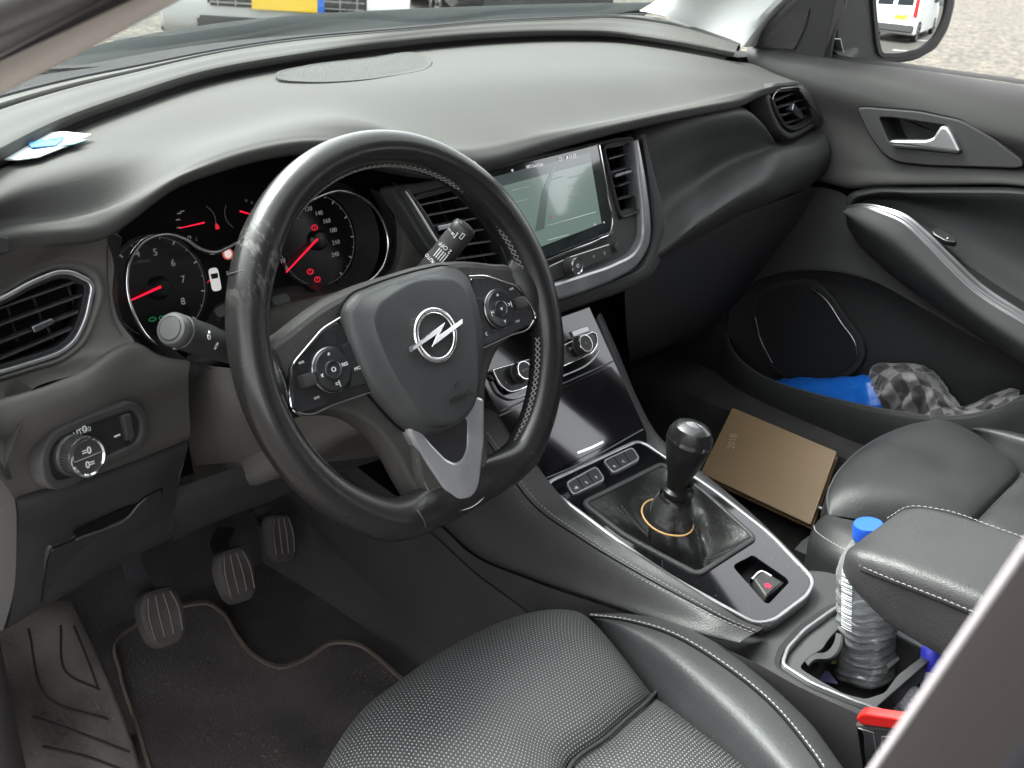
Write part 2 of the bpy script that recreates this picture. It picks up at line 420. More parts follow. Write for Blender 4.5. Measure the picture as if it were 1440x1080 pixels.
def lathe(name, prof, o, ax, mats, parent=None, seg=32, bm=None, ang=35):
    """turned solid: prof = [(radius, height along ax)]"""
    own = bm is None
    if own: bm = bmesh.new()
    ax = V3(*ax); ax = ax/np.linalg.norm(ax); b = ncross(ax, V3(0, 0, 1) if abs(ax[2]) < .9 else V3(1, 0, 0)); c = np.cross(ax, b); o = V3(*o)
    rings = []
    for r_, h in prof:
        if r_ < 1e-6: rings.append([bm.verts.new(o+ax*h)])
        else: rings.append([bm.verts.new(o+ax*h+(b*math.cos(2*math.pi*k/seg)+c*math.sin(2*math.pi*k/seg))*r_) for k in range(seg)])
    for a, d in zip(rings[:-1], rings[1:]):
        for k in range(seg):
            k2 = (k+1) % seg
            if len(a) == 1 and len(d) == 1: continue
            if len(a) == 1: bm.faces.new((a[0], d[k], d[k2]))
            elif len(d) == 1: bm.faces.new((a[k], a[k2], d[0]))
            else: bm.faces.new((a[k], a[k2], d[k2], d[k]))
    return finish(bm, name, mats, parent, ang) if own else bm
def text(name, s, fr, uv, size, mats, parent=None, h=0, rot=0, depth=.0003, align='CENTER', sx=1):
    c = bpy.data.curves.new('txt', 'FONT'); c.body = s; c.size = size; c.align_x = align; c.align_y = 'CENTER'; c.extrude = depth
    c.resolution_u = 3
    o = bpy.data.objects.new('txt', c); COL.objects.link(o)
    bpy.context.view_layer.update()
    me = bpy.data.meshes.new_from_object(o.evaluated_get(bpy.context.evaluated_depsgraph_get()))
    bpy.data.objects.remove(o); bpy.data.curves.remove(c)
    cs, sn = math.cos(rot), math.sin(rot)
    for v in me.vertices:
        x, y, z = v.co; x *= sx; v.co = Vector(fr.pt(uv[0]+x*cs-y*sn, uv[1]+x*sn+y*cs, h+z))
    me.materials.clear()
    return link(name, me, mats, parent)
def pxline(fr, pts, h=0): return [fr.P(a, b, h) for a, b in pts]

def shift(c, *d): return [p+V3(*d) for p in c]
# ================================================================ ground, sky side
def mkground():
    M = bpy.data.materials.new('gravel'); M.use_nodes = True; N = M.node_tree; L = N.links; b = N.nodes['Principled BSDF']
    tc = N.nodes.new('ShaderNodeTexCoord'); v = N.nodes.new('ShaderNodeTexVoronoi'); v.inputs['Scale'].default_value = 16
    L.new(tc.outputs['Object'], v.inputs['Vector'])
    cr_ = N.nodes.new('ShaderNodeValToRGB'); e = cr_.color_ramp.elements
    e[0].position = 0; e[0].color = (.015, .0135, .010, 1); e[1].position = 1; e[1].color = (.105, .094, .067, 1)
    e2 = cr_.color_ramp.elements.new(.55); e2.color = (.042, .037, .026, 1)
    sp = N.nodes.new('ShaderNodeSeparateColor'); L.new(v.outputs['Color'], sp.inputs[0]); L.new(sp.outputs[0], cr_.inputs[0])
    n = N.nodes.new('ShaderNodeTexNoise'); n.inputs['Scale'].default_value = 1.2; n.inputs['Detail'].default_value = 8; L.new(tc.outputs['Object'], n.inputs['Vector'])
    mx = N.nodes.new('ShaderNodeMix'); mx.data_type = 'RGBA'; mx.blend_type = 'MULTIPLY'; mx.inputs[0].default_value = .6
    L.new(cr_.outputs[0], mx.inputs[6]); L.new(n.outputs['Color'], mx.inputs[7]); 
    mr = N.nodes.new('ShaderNodeMapRange'); mr.inputs[3].default_value = .75; mr.inputs[4].default_value = 1.25; L.new(n.outputs['Fac'], mr.inputs[0]); L.new(mr.outputs[0], mx.inputs[7])
    L.new(mx.outputs[2], b.inputs['Base Color']); b.inputs['Roughness'].default_value = .9
    bp = N.nodes.new('ShaderNodeBump'); bp.inputs['Distance'].default_value = .02; L.new(v.outputs['Distance'], bp.inputs['Height']); L.new(bp.outputs[0], b.inputs['Normal'])
    bm = bmesh.new(); s = 150
    vs = [bm.verts.new((x, y, -.95)) for x, y in ((-s, -s), (s, -s), (s, s), (-s, s))]; bm.faces.new(vs)
    o = finish(bm, 'ground', M); tag(o, kind='structure')
    bm = bmesh.new()
    vs = [bm.verts.new((x, y, -.946)) for x, y in ((-9, -40), (5.5, -40), (5.5, 2.2), (-9, 2.2))]; bm.faces.new(vs)
    o = finish(bm, 'parking_pavement', mat('paving', (.075, .071, .063), .85, bump=('n', 40, .5, .01), var=(1.5, .25))); tag(o, kind='structure')
    bm = bmesh.new()
    for k in range(5):
        y = -2.6-k*2.6; vs = [bm.verts.new(p) for p in ((2.2, y, -.942), (5.3, y, -.942), (5.3, y-.1, -.942), (2.2, y-.1, -.942))]; bm.faces.new(vs)
    o = finish(bm, 'parking_lines', mat('line_paint', (.6, .6, .58), .7)); tag(o, kind='structure')
mkground()

# ================================================================ car shell
shell = thing('car_body', 'dark grey car body with pale pillar linings, seen from its open driver side', 'car body', (0, 0, -.6))
# near A pillar, lining and seal
def ext(a, b, k0, k1): return [a+(b-a)*k0, a, b, a+(b-a)*k1]
aL = ext(A(0, 134, 'x', -.385), A(252, 0, 'x', -.385), -2.2, 1.2)
aM = ext(A(0, 112, 'x', -.392), A(212, 0, 'x', -.392), -2.2, 1.2)
aU = ext(A(0, 88, 'x', -.41), A(168, 0, 'x', -.41), -2.2, 1.2)
aV = ext(A(0, 78, 'x', -.44), A(150, 0, 'x', -.44), -2.2, 1.2)
aB = [p+V3(.02, .05, .02) for p in aL]
loft('pillar_lining', [aB, aL, aM, aU, aV], pillar, shell, n=40, m=8)
tube('door_seal', ext(A(0, 50, 'x', -.425), A(98, 0, 'x', -.425), -2.2, 1.6), .0085, seal, shell, n=40, seg=16)
tube('door_seal', ext(A(0, 16, 'x', -.435), A(36, 0, 'x', -.435), -2.2, 3.5), .0075, black, shell, n=40, seg=12)
# far A pillar lining
rA = cy((925, 20, .545), (945, 8, .52), (975, -14, .47), (1030, -60, .38), (1110, -130, .25))
rB = cx((1045, 66, 1.065), (1060, 45, 1.08), (1090, 10, 1.085), (1112, -10, 1.09), (1190, -90, 1.09))
rM = cx((985, 42, 1.09), (1010, 18, 1.085), (1040, -16, 1.09), (1070, -45, 1.09), (1150, -110, 1.09))
loft('pillar_lining', [[p+V3(.01, .05, .0) for p in rA], rA, rM, rB, [p+V3(.05, 0, 0) for p in rB]], pillarR, shell, n=30, m=6)
# roof, header, far side and rear (they shade the cabin)
def sheet(name, pts, mats, parent, th=.02):
    bm = bmesh.new(); f = bm.faces.new([bm.verts.new(p) for p in pts]); bmesh.ops.recalc_face_normals(bm, faces=[f])
    r_ = bmesh.ops.extrude_face_region(bm, geom=[f]); nn = f.normal.copy()
    for v in r_['geom']:
        if isinstance(v, bmesh.types.BMVert): v.co += nn*th
    return finish(bm, name, mats, parent)
sheet('roof', [(-.36, -.18, .50), (1.06, -.18, .50), (1.06, -2.3, .55), (-.36, -2.3, .55)], headl, shell, .03)
sheet('unseen_roof_rail', [(1.00, .16, .43), (1.11, .30, .32), (1.09, -.40, .49), (.93, -.20, .51)], headl, shell, .02)  # added out of view to darken what the console's gloss inlay reflects
sheet('rear_bulkhead', [(-.45, -2.3, -.6), (1.15, -2.3, -.6), (1.1, -2.3, .55), (-.4, -2.3, .55)], seal, shell)
sheet('centre_pillar', [(1.13, -.36, -.5), (1.13, -.51, -.5), (1.06, -.50, .5), (1.06, -.37, .5)], seal, shell, .03)  # unseen far pillar, placed to give the stack panel a dark reflected band
sheet('unseen_rear_side', [(1.12, -.63, .0), (1.12, -1.0, .0), (1.06, -1.0, .5), (1.06, -.63, .5)], seal, shell, .02)  # unseen opaque panel, added to darken the stack panel's reflection on its left
sheet('unseen_rear_side', [(1.14, -1.0, -.6), (1.14, -2.3, -.6), (1.10, -2.3, .16), (1.10, -1.0, .16)], seal, shell)
sheet('unseen_rear_side', [(-.46, -1.0, -.6), (-.46, -2.3, -.6), (-.46, -2.3, .5), (-.46, -1.0, .5)], seal, shell)
sheet('firewall', [(-.45, .66, -.62), (1.12, .66, -.62), (1.12, .66, .14), (-.45, .66, .14)], pit, shell)
box('front_wing', (-.47, .52, -.15), (.06, .55, .48), bodyp, shell, bev=.02)
box('dash_carrier', (.34, .47, -.10), (1.40, .30, .34), pit, shell, bev=0)
box('door_shell', (1.155, -.12, -.24), (.03, 1.6, .72), pit, shell, bev=0)
box('door_shell', (1.12, .52, .02), (.10, .30, .26), pit, shell, bev=0)
# B pillar close to the camera: bright painted flange, dark seal and trim behind it
b0 = A(1449, 762, 'x', -.42); b1 = A(1230, 1080, 'x', -.42)
bl = ext(b0, b1, -3, 5)
tube('pillar_flange', bl, .0010, mat('flange_paint', (.30, .285, .29), .35), shell, n=20, seg=12)
bmid = [p+V3(-.012, -.006, 0) for p in bl]
loft('centre_pillar', [[p+V3(.03, -.03, 0) for p in bl], bl, [p+V3(-.006, -.004, -.0) for p in bl], [p+V3(-.02, -.022, -.0) for p in bl], [p+V3(-.03, -.06, 0) for p in bl], [p+V3(-.03, -.12, 0) for p in bl], [p+V3(.03, -.12, 0) for p in bl]], mat('pillar_trim_dark', (.0115, .0100, .0096), .85, spec=.1, bump=('n', 400, .2, .001)), shell, n=20, m=6)
# bonnet, scuttle
tube('pillar_seal', [p+V3(-.008, -.012, 0) for p in bl], .0028, seal, shell, n=20, seg=12)
tube('pillar_seal', [p+V3(-.016, -.024, 0) for p in bl], .0060, pit, shell, n=20, seg=12)
h1 = cz((-40, 120, .12), (100, 74, .115), (300, 34, .115), (440, 21, .12), (560, 15, .125), (700, 11, .135), (850, 9, .14), (960, 8, .14))
base = cz((0, 137, .158), (100, 112, .162), (200, 92, .165), (300, 72, .169), (430, 53, .173), (560, 42, .181), (700, 30, .187), (830, 24, .193), (905, 21, .196))
base = [V3(-.42, .2, .146)]+base
loft('scuttle_panel', [[p+V3(0, .005, -.012) for p in base], [p+V3(.02, .12, -.022) for p in base], [p+V3(.03, .2, -.03) for p in base]], mat('scuttle_plastic', (.014, .015, .016), .8, spec=.1), shell, n=50, m=4)
bb = [p+V3(.03, .2, -.022) for p in base]
hb = cy((-40, 118, 1.0), (100, 74, 1.02), (300, 36, 1.05), (440, 23, 1.05), (560, 17, 1.05), (700, 12, 1.05), (850, 9, 1.03), (960, 9, 1.0))
loft('bonnet', [[p+V3(0, 0, -.012) for p in bb], hb, shift(hb, .0, .25, -.075), shift(hb, 0, .6, -.26), shift(hb, 0, .75, -.55)], bodyp, shell, n=50, m=6)
# windscreen
ws = thing('windscreen', 'raked clear windscreen above the dashboard, reflecting the dashboard top', 'windscreen', tuple(base[5]))
loft('glass', [base+[V3(1.13, .50, .195)], [p+V3((.37-p[0])*.04, -.22, .14) for p in base]+[V3(1.1, .26, .335)], [p+V3((.37-p[0])*.10, -.62-(.10 if p[0] < .0 else .1), .33) for p in base]+[V3(1.02, -.2, .49)]], wglass, ws, n=50, m=5)
tube('glass_edge', base, .0035, black, ws, n=60, seg=8)

# ================================================================ floor
fl = sheet('floor', [(-.42, -1.3, -.60), (1.14, -1.3, -.60), (1.14, .66, -.60), (-.42, .66, -.60)], carpet, None, .02); tag(fl, kind='structure')
toe = loft('toe_board', [[V3(-.42, .50, -.58), V3(.36, .50, -.58), V3(1.14, .47, -.56)], [V3(-.42, .60, -.45), V3(.36, .60, -.45), V3(1.14, .6, -.45)], [V3(-.42, .655, -.1), V3(.36, .655, -.1), V3(1.14, .655, -.1)]], carpet, shell, n=20, m=6)
# footrest on the left
fr_e = [A(100, 845, 'x', -.155), A(148, 950, 'x', -.165), A(196, 1082, 'x', -.175)]
fr_e += [fr_e[2]+(fr_e[2]-fr_e[1])*.6]
fr_t = [p+V3(-.012, 0, .006) for p in fr_e]
fr_l = [p+V3(-.125, -.012, .055) for p in fr_e]
fr_l2 = [p+V3(-.15, -.012, .075) for p in fr_e]
foot = thing('footrest', 'dusty moulded rubber footrest with chevron grooves left of the clutch pedal', 'footrest', tuple(fr_e[2]))
loft('pad', [[p+V3(.01, 0, -.05) for p in fr_e], fr_e, fr_t, [p+V3(-.06, -.004, .02) for p in fr_e], fr_l, fr_l2, [p+V3(-.17, -.01, .13) for p in fr_e]], footm, foot, n=60, m=5)
def onsurf(px, py): # point on footrest surface plane
    o = fr_t[0]; u = fr_t[2]-fr_t[0]; v = fr_l[0]-fr_t[0]; n = np.cross(u, v); d = ray(px, py); t = ((o-CAM)@n)/(d@n); return CAM+d*t
from mathutils.bvhtree import BVHTree
_pad = [o for o in foot.children if o.name.startswith('pad')][0]
_bv = BVHTree.FromPolygons([v.co for v in _pad.data.vertices], [p.vertices for p in _pad.data.polygons])
for g in ([(85, 880), (93, 945), (140, 970)], [(40, 885), (66, 980), (152, 1012)], [(45, 1008), (95, 1025), (182, 1058)], [(104, 880), (128, 940), (138, 968)], [(60, 1050), (120, 1064), (190, 1090)]):
    pl = []
    for q in cr([V3(*p) for p in g], 40):
        d = ray(q[0], q[1]); h_, n_, i_, l_ = _bv.ray_cast(Vector(CAM), Vector(d).normalized())
        if h_ is not None: pl.append(np.array(h_)-d*.0004)
    if len(pl) > 4: tube('groove', pl, .0015, mat('groove_dark', (.035, .030, .028), .9), foot, seg=6)
# sill at the lower left
loft('sill_trim', [cx((-30, 880, -.30), (14, 1090, -.30)), cx((-5, 878, -.315), (38, 1090, -.315)), cx((-22, 885, -.345), (12, 1090, -.345)), cx((-80, 885, -.38), (-40, 1090, -.38))], mat('sill_plastic', (.085, .078, .075), .5, var=(12, .2)), shell, n=14, m=6)

# ================================================================ driver floor mat
mt = thing('floor_mat', 'worn black carpet mat with a brown edge binding in the driver footwell', 'floor mat', (.02, .2, -.58))
zf = -.572
edge = cz((230, 1150, zf), (195, 1030, zf), (170, 950, zf), (166, 905, zf), (190, 885, zf), (225, 868, zf), (262, 856, zf), (292, 853, zf), (312, 865, zf), (335, 900, zf), (360, 928, zf), (395, 943, zf), (435, 928, zf), (465, 909, zf), (500, 910, zf), (530, 928, zf), (560, 955, zf), (600, 985, zf))
pts = edge+[V3(.2, .05, zf), V3(.2, -.25, zf), V3(-.18, -.25, zf), V3(-.20, .0, zf)]
bm = bmesh.new(); e2 = cr(pts, 160, True)
top = [bm.verts.new(p+V3(0, 0, .004)) for p in e2]; bot = [bm.verts.new(p-V3(0, 0, .004)) for p in e2]
for k in range(160): bm.faces.new((bot[k], bot[(k+1) % 160], top[(k+1) % 160], top[k]))
bm.faces.new(top); finish(bm, 'carpet', matm, mt)
tube('binding', [p+V3(0, 0, .004) for p in edge], .0027, matedge, mt, n=140, seg=8)
stitches('binding_thread', [p+V3(0, 0, .0085) for p in edge], mat('binding_thread', (.16, .13, .11), .8), mt, step=.005, ln=.0035, r=.0005)
# toe carpet heel pad shape between pedals
pmat = sheet('floor_mat', [(.52, -.35, -.545), (1.0, -.35, -.545), (1.0, .42, -.545), (.52, .42, -.545)], matm, None, .012)
tag(pmat, 'plain black carpet mat on the passenger side floor beneath the brown diary', 'floor mat')

# ================================================================ pedals
def pedal(name, label, pad, axis_x, y, arm0, rot, w, hgt, bars=4, narrow=False):
    c = A(pad[0], pad[1], 'y', y)
    t = thing(name, label, 'pedal', tuple(c))
    ca, sa = math.cos(rot), math.sin(rot)
    u = V3(ca, 0.05, sa*.6); v = V3(-sa*.5, .52, .85)
    F = Frame(c, u, v)
    if narrow: out = [(-w*.8, hgt), (w*.75, hgt), (w, hgt*.4), (w*.9, -hgt*.8), (w*.6, -hgt), (-w*.6, -hgt), (-w*.95, -hgt*.7), (-w, hgt*.3)]
    else: out = [(-w*.6, hgt), (w*.6, hgt), (w*.95, hgt*.55), (w, 0), (w*.85, -hgt*.65), (w*.5, -hgt), (-w*.5, -hgt), (-w*.85, -hgt*.65), (-w, 0), (-w*.95, hgt*.55)]
    out = rnd(out, .012)
    plate('pad', F, out, -.010, .004, rubber, t, bev=.006)
    for k in range(bars):
        x = (k-(bars-1)/2)*w*.42; hh = hgt*.78
        tube('rib', [F.pt(x*.8, hh, .0045), F.pt(x*1.05, hh*.3, .0052), F.pt(x, -hh*.8, .0045)], .0009, mat('worn_rib', (.15, .135, .125), .6), t, n=10, seg=8)
    if arm0 is not None:
        a = F.pt(0, hgt*.5, -.012); e = V3(*arm0)
        tube('arm', [a, a+(e-a)*.3+V3(0, .02, 0), e], .011, mat('pedal_steel', (.05, .05, .052), .4, metal=.3, var=(30, .3)), t, n=16, prof=[(-1.1, -.35), (1.1, -.35), (1.1, .35), (-1.1, .35)])
    return t
pedal('clutch_pedal', 'leftmost pedal, worn ribbed rubber pad on a flat steel arm', (229, 868), 0, .33, tuple(A(180, 775, 'y', .40)), -.22, .030, .036)
pedal('brake_pedal', 'middle pedal with a rounded ribbed rubber pad and crooked arm', (333, 809), 0, .35, tuple(A(318, 745, 'y', .46)), -.22, .029, .036)
pedal('accelerator_pedal', 'rightmost pedal, narrow tall ribbed pad under the console side', (396, 757), 0, .41, tuple(A(368, 715, 'y', .47)), -.45, .026, .035, narrow=True)

# ================================================================ dashboard
dash = thing('dashboard', 'wide dark dashboard with instruments, touchscreen and air vents below the windscreen', 'dashboard', (.37, .3, 0))
C1 = cz((0, 215, .158), (90, 170, .160), (180, 137, .162), (300, 100, .165), (430, 77, .168), (560, 60, .170), (700, 48, .174), (800, 45, .176), (870, 47, .176), (950, 58, .174), (1034, 74, .170))
C1 = [V3(-.42, .02, .150)]+C1
C0 = base[:-1]+[A(905, 22, 'z', .196), A(975, 34, 'z', .186), A(1043, 62, 'z', .176)]
def mixc(a, b, t, n=60): a = cr(a, n); b = cr(b, n); return [p*(1-t)+q*t for p, q in zip(a, b)]
def shift(c, *d): return [p+V3(*d) for p in c]
l1 = mixc(C0, C1, .16); l2 = mixc(C0, C1, .27); l3 = mixc(C0, C1, .40); l4 = mixc(C0, C1, .55); l5 = mixc(C0, C1, .8)
loft('defroster_ledge', [cr(C0, 60), shift(l1, 0, 0, .002), shift(l2, 0, 0, .003), shift(l2, 0, -.002, -.006), shift(l3, 0, 0, -.006), shift(l3, 0, -.001, .003), shift(l4, 0, 0, .006), shift(l5, 0, 0, .005), cr(C1, 60), shift(cr(C1, 60), .002, .004, -.006), shift(cr(C1, 60), .01, .022, -.012), shift(cr(C1, 60), .01, .03, -.03)], soft, dash, n=120, m=5)
for a, b in ((.03, .30), (.32, .52), (.55, .72)):
    P = [q*.5+w*.5 for q, w in zip(cr(shift(l2, 0, 0, 0), 120), cr(shift(l3, 0, 0, 0), 120))][int(a*120):int(b*120)]
    tube('defroster_slot', shift(P, 0, 0, -.0035), 1, pit, dash, n=50, prof=[(-.005, -.0006), (.005, -.0006), (.005, .0012), (-.005, .0012)], ref=(0, 0, 1))
C2 = shift(C1, .006, .016, -.016)
Cm = [V3(-.43, -.04, .12)]+cz((0, 285, .135), (150, 235, .143), (300, 185, .148), (480, 135, .152), (650, 118, .155), (860, 112, .152), (980, 112, .148), (1088, 103, .142))
Cq = [V3(-.43, -.01, .135)]+cz((0, 246, .143), (150, 192, .149), (300, 140, .153), (480, 104, .156), (650, 85, .160), (860, 82, .159), (980, 92, .154), (1058, 90, .152))
Cf = [V3(-.43, -.02, .10)]+cy((0, 312, .130), (150, 292, .13), (250, 232, .135), (400, 185, .14), (520, 178, .15), (620, 204, .16), (760, 184, .17), (900, 158, .18), (1000, 136, .19), (1130, 122, .2))
C3 = [V3(-.43, 0, .07)]+cy((0, 345, .112), (80, 332, .11), (150, 322, .108), (200, 288, .110), (250, 252, .113), (300, 233, .116), (380, 211, .118), (430, 204, .12), (500, 209, .122), (545, 224, .126), (610, 240, .134), (690, 229, .14), (760, 208, .15), (860, 181, .155), (930, 165, .16), (1000, 151, .165), (1045, 142, .172), (1075, 128, .185), (1115, 124, .19), (1162, 182, .19))
C3a = mixc(Cf, C3, .55, 90); C3a = shift(C3a, 0, -.003, .003)
loft('top_pad', [shift(cr(C2, 90), 0, .02, -.002), cr(C2, 90), cr(Cq, 90), cr(Cm, 90), cr(Cf, 90), C3a, cr(C3, 90), shift(cr(C3, 90), 0, .002, -.007), shift(cr(C3, 90), 0, .02, -.012), shift(cr(C3, 90), 0, .09, -.018)], soft, dash, n=180, m=7, holes=[[(1084, 135), (1100, 122), (1122, 122), (1138, 145), (1142, 165), (1130, 180), (1112, 186), (1098, 172)]])
# centre speaker grille in the pad, a raised mesh island
gz = .1555
G = [A(x, y, 'z', z) for x, y, z in ((388, 106, .1585), (430, 93, .1595), (520, 82, .1605), (585, 75, .1625), (603, 82, .161), (606, 92, .159), (595, 99, .158), (560, 106, .157), (500, 114, .156), (430, 116, .156), (395, 113, .157))]
gc = sum(G)/len(G); Gr = cr(G, 60, True)
loft('speaker_grille', [shift(Gr, 0, 0, -.006), shift(Gr, 0, 0, .001), shift([gc+(p-gc)*.985 for p in Gr], 0, 0, .0011), shift([gc+(p-gc)*.955 for p in Gr], 0, 0, .0004), shift([gc+(p-gc)*.5 for p in Gr], 0, 0, .0010), shift([gc+(p-gc)*.02 for p in Gr], 0, 0, .0010)], mat('grille_mesh', (.050, .050, .047), .7, spec=.2, bump=('v', 420, .8, .0012)), dash, n=60, m=4, closed=True)

plate('side_demister', Frame(A(0, 340, 'y', .108), (1, -.1, 0), (0, .3, .95)), rnd([(-.03, -.007), (.004, -.009), (.006, .002), (-.03, .013)], .002), .0, .004, black, dash, bev=.001)
# ---- left fascia: air vent surround, ledge, switch face
def vent(px_outline, fr, slats, tab, label, parent, depth=.045, ringw=.004, lip=.010, slat_d=.012, ringmat=satin, posts=()):
    """air vent: satin frame, dark box, slats, thumb tab"""
    out = rnd(fr.poly(px_outline), .010, 6)
    fo = ringplate('air_vent', fr, out, ringw, -.006, .003, ringmat, parent, bev=.0012); fo['label'] = label
    inn = offset2(out, ringw*.8)
    tray('vent_box', fr, inn, .0, -depth, pit, fo)
    ringplate('vent_liner', fr, inn, .004, -.02, -.001, black, fo, bev=.001)
    for (a, b, c, d) in slats:
        p, q = fr.P(a, b, -.010), fr.P(c, d, -.010)
        bm = bmesh.new(); t = (q-p)/np.linalg.norm(q-p)
        vv = np.cross(fr.n, t)
        for s_ in ((p, q),):
            pr = [(-.0012, -.008), (-.0012, .004), (-.0006, .006), (.0006, .006), (.0012, .004), (.0012, -.008)]
            ra = [bm.verts.new(s_[0]+vv*x+fr.n*y) for x, y in pr]; rb = [bm.verts.new(s_[1]+vv*x+fr.n*y) for x, y in pr]
            for k in range(6): bm.faces.new((ra[k], ra[(k+1) % 6], rb[(k+1) % 6], rb[k]))
            bm.faces.new(ra); bm.faces.new(rb)
        finish(bm, 'slat', mat('slat_plastic', (.055, .055, .058), .28), fo)
    for (a, b, c, d) in posts:
        tube('vane', [fr.P(a, b, -.028), fr.P(c, d, -.028)], .0012, hard, fo, seg=6)
    if tab:
        a, b, c, d, w = tab
        p, q = fr.P(a, b, -.002), fr.P(c, d, -.002); mid = (p+q)/2; t = (q-p); ln = np.linalg.norm(t); t /= ln
        f2 = Frame(mid, t, np.cross(fr.n, t))
        plate('thumb_tab', f2, rnd([(-ln/2, -w/2), (ln/2, -w*.4), (ln/2, w*.4), (-ln/2, w/2)], .002), -.008, .004, dchrome, fo, bev=.0012)
    return fo
FL = Frame(A(65, 445, 'y', .118), (1, -.10, 0), (0, .28, .96))
vo = [(-45, 432), (0, 417), (40, 394), (78, 379), (100, 379), (128, 393), (133, 405), (124, 450), (108, 482), (85, 500), (40, 515), (0, 527), (-45, 537)]
vent(vo, FL, [(-40, 446, 112, 393), (-40, 470, 118, 413), (-40, 496, 113, 436), (-40, 520, 102, 460)], (44, 464, 74, 450, .006), 'leftmost air vent with a wedge shaped opening', dash,
     posts=[(47, 418, 62, 460), (95, 400, 108, 440), (62, 450, 75, 478), (10, 430, 25, 480)])
VO = [FL.P(a, b, 0) for a, b in vo]; VOr = cr(VO, 60, True); vc = sum(VOr)/60
def rad(c, k, *d): return [vc+(p-vc)*k+V3(*d) for p in c]
outer = [V3(-.36, .03, -.01), V3(-.355, .02, .05), A(-20, 352, 'y', .110), A(60, 344, 'y', .112), A(140, 330, 'y', .112), A(160, 372, 'y', .118), A(158, 415, 'y', .115), A(168, 452, 'y', .11), A(190, 482, 'y', .10), A(110, 525, 'y', .075), A(40, 552, 'y', .060), V3(-.345, .02, -.055)]
a0 = min(range(12), key=lambda k: 0)
# pair the outer loop with the vent loop by direction seen from the vent's centre
def bydir(loop, ref_loop):
    D = cr(loop, 400, True); ang = lambda p: math.atan2((p-vc)@FL.v, (p-vc)@FL.u); A_ = np.array([ang(p) for p in D]); o = []
    for p in ref_loop: o.append(D[int(np.argmin(np.abs(np.angle(np.exp(1j*(A_-ang(p)))))))])
    return o
VO90 = cr(VO, 90, True)
loft('vent_surround', [shift(VO90, *(FL.n*-.01)), rad(VO90, 1.0, *(FL.n*.0005)), rad(VO90, 1.07, *(FL.n*.003)), rad(VO90, 1.16, *(FL.n*.001)), bydir(outer, VO90)], fascia, dash, n=90, m=5, closed=True)
# ledge below the vent and the face with the light switch
g0 = [A(-50, 575, 'y', .055), A(-20, 566, 'y', .062), A(40, 552, 'y', .060), A(110, 525, 'y', .075), A(190, 482, 'y', .10), A(225, 500, 'y', .112), A(266, 508, 'y', .125)]
g1 = [A(-40, 604, 'y', .044), A(-12, 595, 'y', .050), A(40, 575, 'y', .052), A(110, 548, 'y', .064), A(180, 520, 'y', .085), A(225, 512, 'y', .10), A(266, 516, 'y', .115)]
g2 = [A(-24, 634, 'y', .046), A(-2, 628, 'y', .050), A(40, 612, 'y', .052), A(110, 580, 'y', .062), A(180, 548, 'y', .082), A(225, 535, 'y', .095), A(265, 524, 'y', .11)]
g3 = [A(-10, 658, 'y', .054), A(8, 655, 'y', .058), A(50, 640, 'y', .062), A(110, 615, 'y', .07), A(180, 585, 'y', .085), A(225, 568, 'y', .096), A(265, 556, 'y', .11)]
g4 = [A(18, 700, 'y', .065), A(26, 698, 'y', .066), A(60, 688, 'y', .07), A(110, 675, 'y', .076), A(180, 652, 'y', .088), A(225, 634, 'y', .098), A(264, 618, 'y', .11)]
g5 = shift(g4, 0, .012, -.002)
loft('switch_fascia', [shift(g0, 0, .01, -.004), g0, g1, g2, g3, g4, g5], fascia, dash, n=60, m=6)
# right edge of that fascia going in under the cluster
loft('fascia_edge', [cy((266, 508, .125), (264, 560, .115), (264, 618, .11), (246, 700, .125), (240, 745, .14)), [p+V3(.0, .11, .01) for p in cy((266, 508, .125), (264, 560, .115), (264, 618, .11), (246, 700, .125), (240, 745, .14))]], softd, dash, n=20, m=2)
# knee panel
k0 = [A(22, 701, 'y', .068), A(60, 690, 'y', .072), A(110, 677, 'y', .078), A(180, 654, 'y', .090), A(225, 636, 'y', .10), A(263, 620, 'y', .112)]
k1 = [A(24, 765, 'y', .077), A(40, 760, 'y', .078), A(80, 745, 'y', .082), A(120, 728, 'y', .088), A(180, 705, 'y', .098), A(225, 685, 'y', .108), A(252, 668, 'y', .118)]
k2 = [A(20, 833, 'y', .094), A(30, 830, 'y', .095), A(80, 810, 'y', .10), A(120, 790, 'y', .105), A(180, 755, 'y', .115), A(225, 730, 'y', .124), A(246, 715, 'y', .13)]
k3 = [A(6, 886, 'y', .115), A(10, 884, 'y', .115), A(60, 855, 'y', .118), A(100, 832, 'y', .122), A(160, 797, 'y', .13), A(210, 772, 'y', .136), A(240, 757, 'y', .14)]
loft('knee_panel', [shift(k0, 0, .02, .002), k0, k1, k2, k3, shift(k3, 0, .015, -.006), shift(k3, 0, .12, .0)], hard, dash, n=60, m=6)
# side face of the dash end at the far left
de = [A(-14, 640, 'y', .05), A(4, 665, 'y', .055), A(20, 699, 'y', .066), A(23, 765, 'y', .077), A(19, 833, 'y', .094), A(4, 887, 'y', .115)]
loft('dash_end', [shift(de, .004, .001, 0), de, shift(de, -.012, .02, 0), shift(de, -.014, .15, 0)], hard, dash, n=16, m=2)
# trim bar from knee panel to the tunnel under the column
loft('lower_trim', [cy((240, 690, .135), (300, 668, .14), (380, 640, .15), (470, 600, .17), (560, 560, .19)), cy((243, 705, .13), (300, 682, .135), (380, 655, .145), (470, 618, .165), (560, 585, .185)), cy((243, 742, .137), (300, 718, .142), (380, 690, .152), (460, 655, .17), (560, 620, .19)), cy((243, 757, .145), (300, 732, .15), (380, 702, .16), (460, 668, .175), (560, 635, .195)), cy((243, 750, .25), (300, 725, .25), (380, 695, .26), (460, 660, .27), (560, 625, .29))], hard, dash, n=40, m=5)
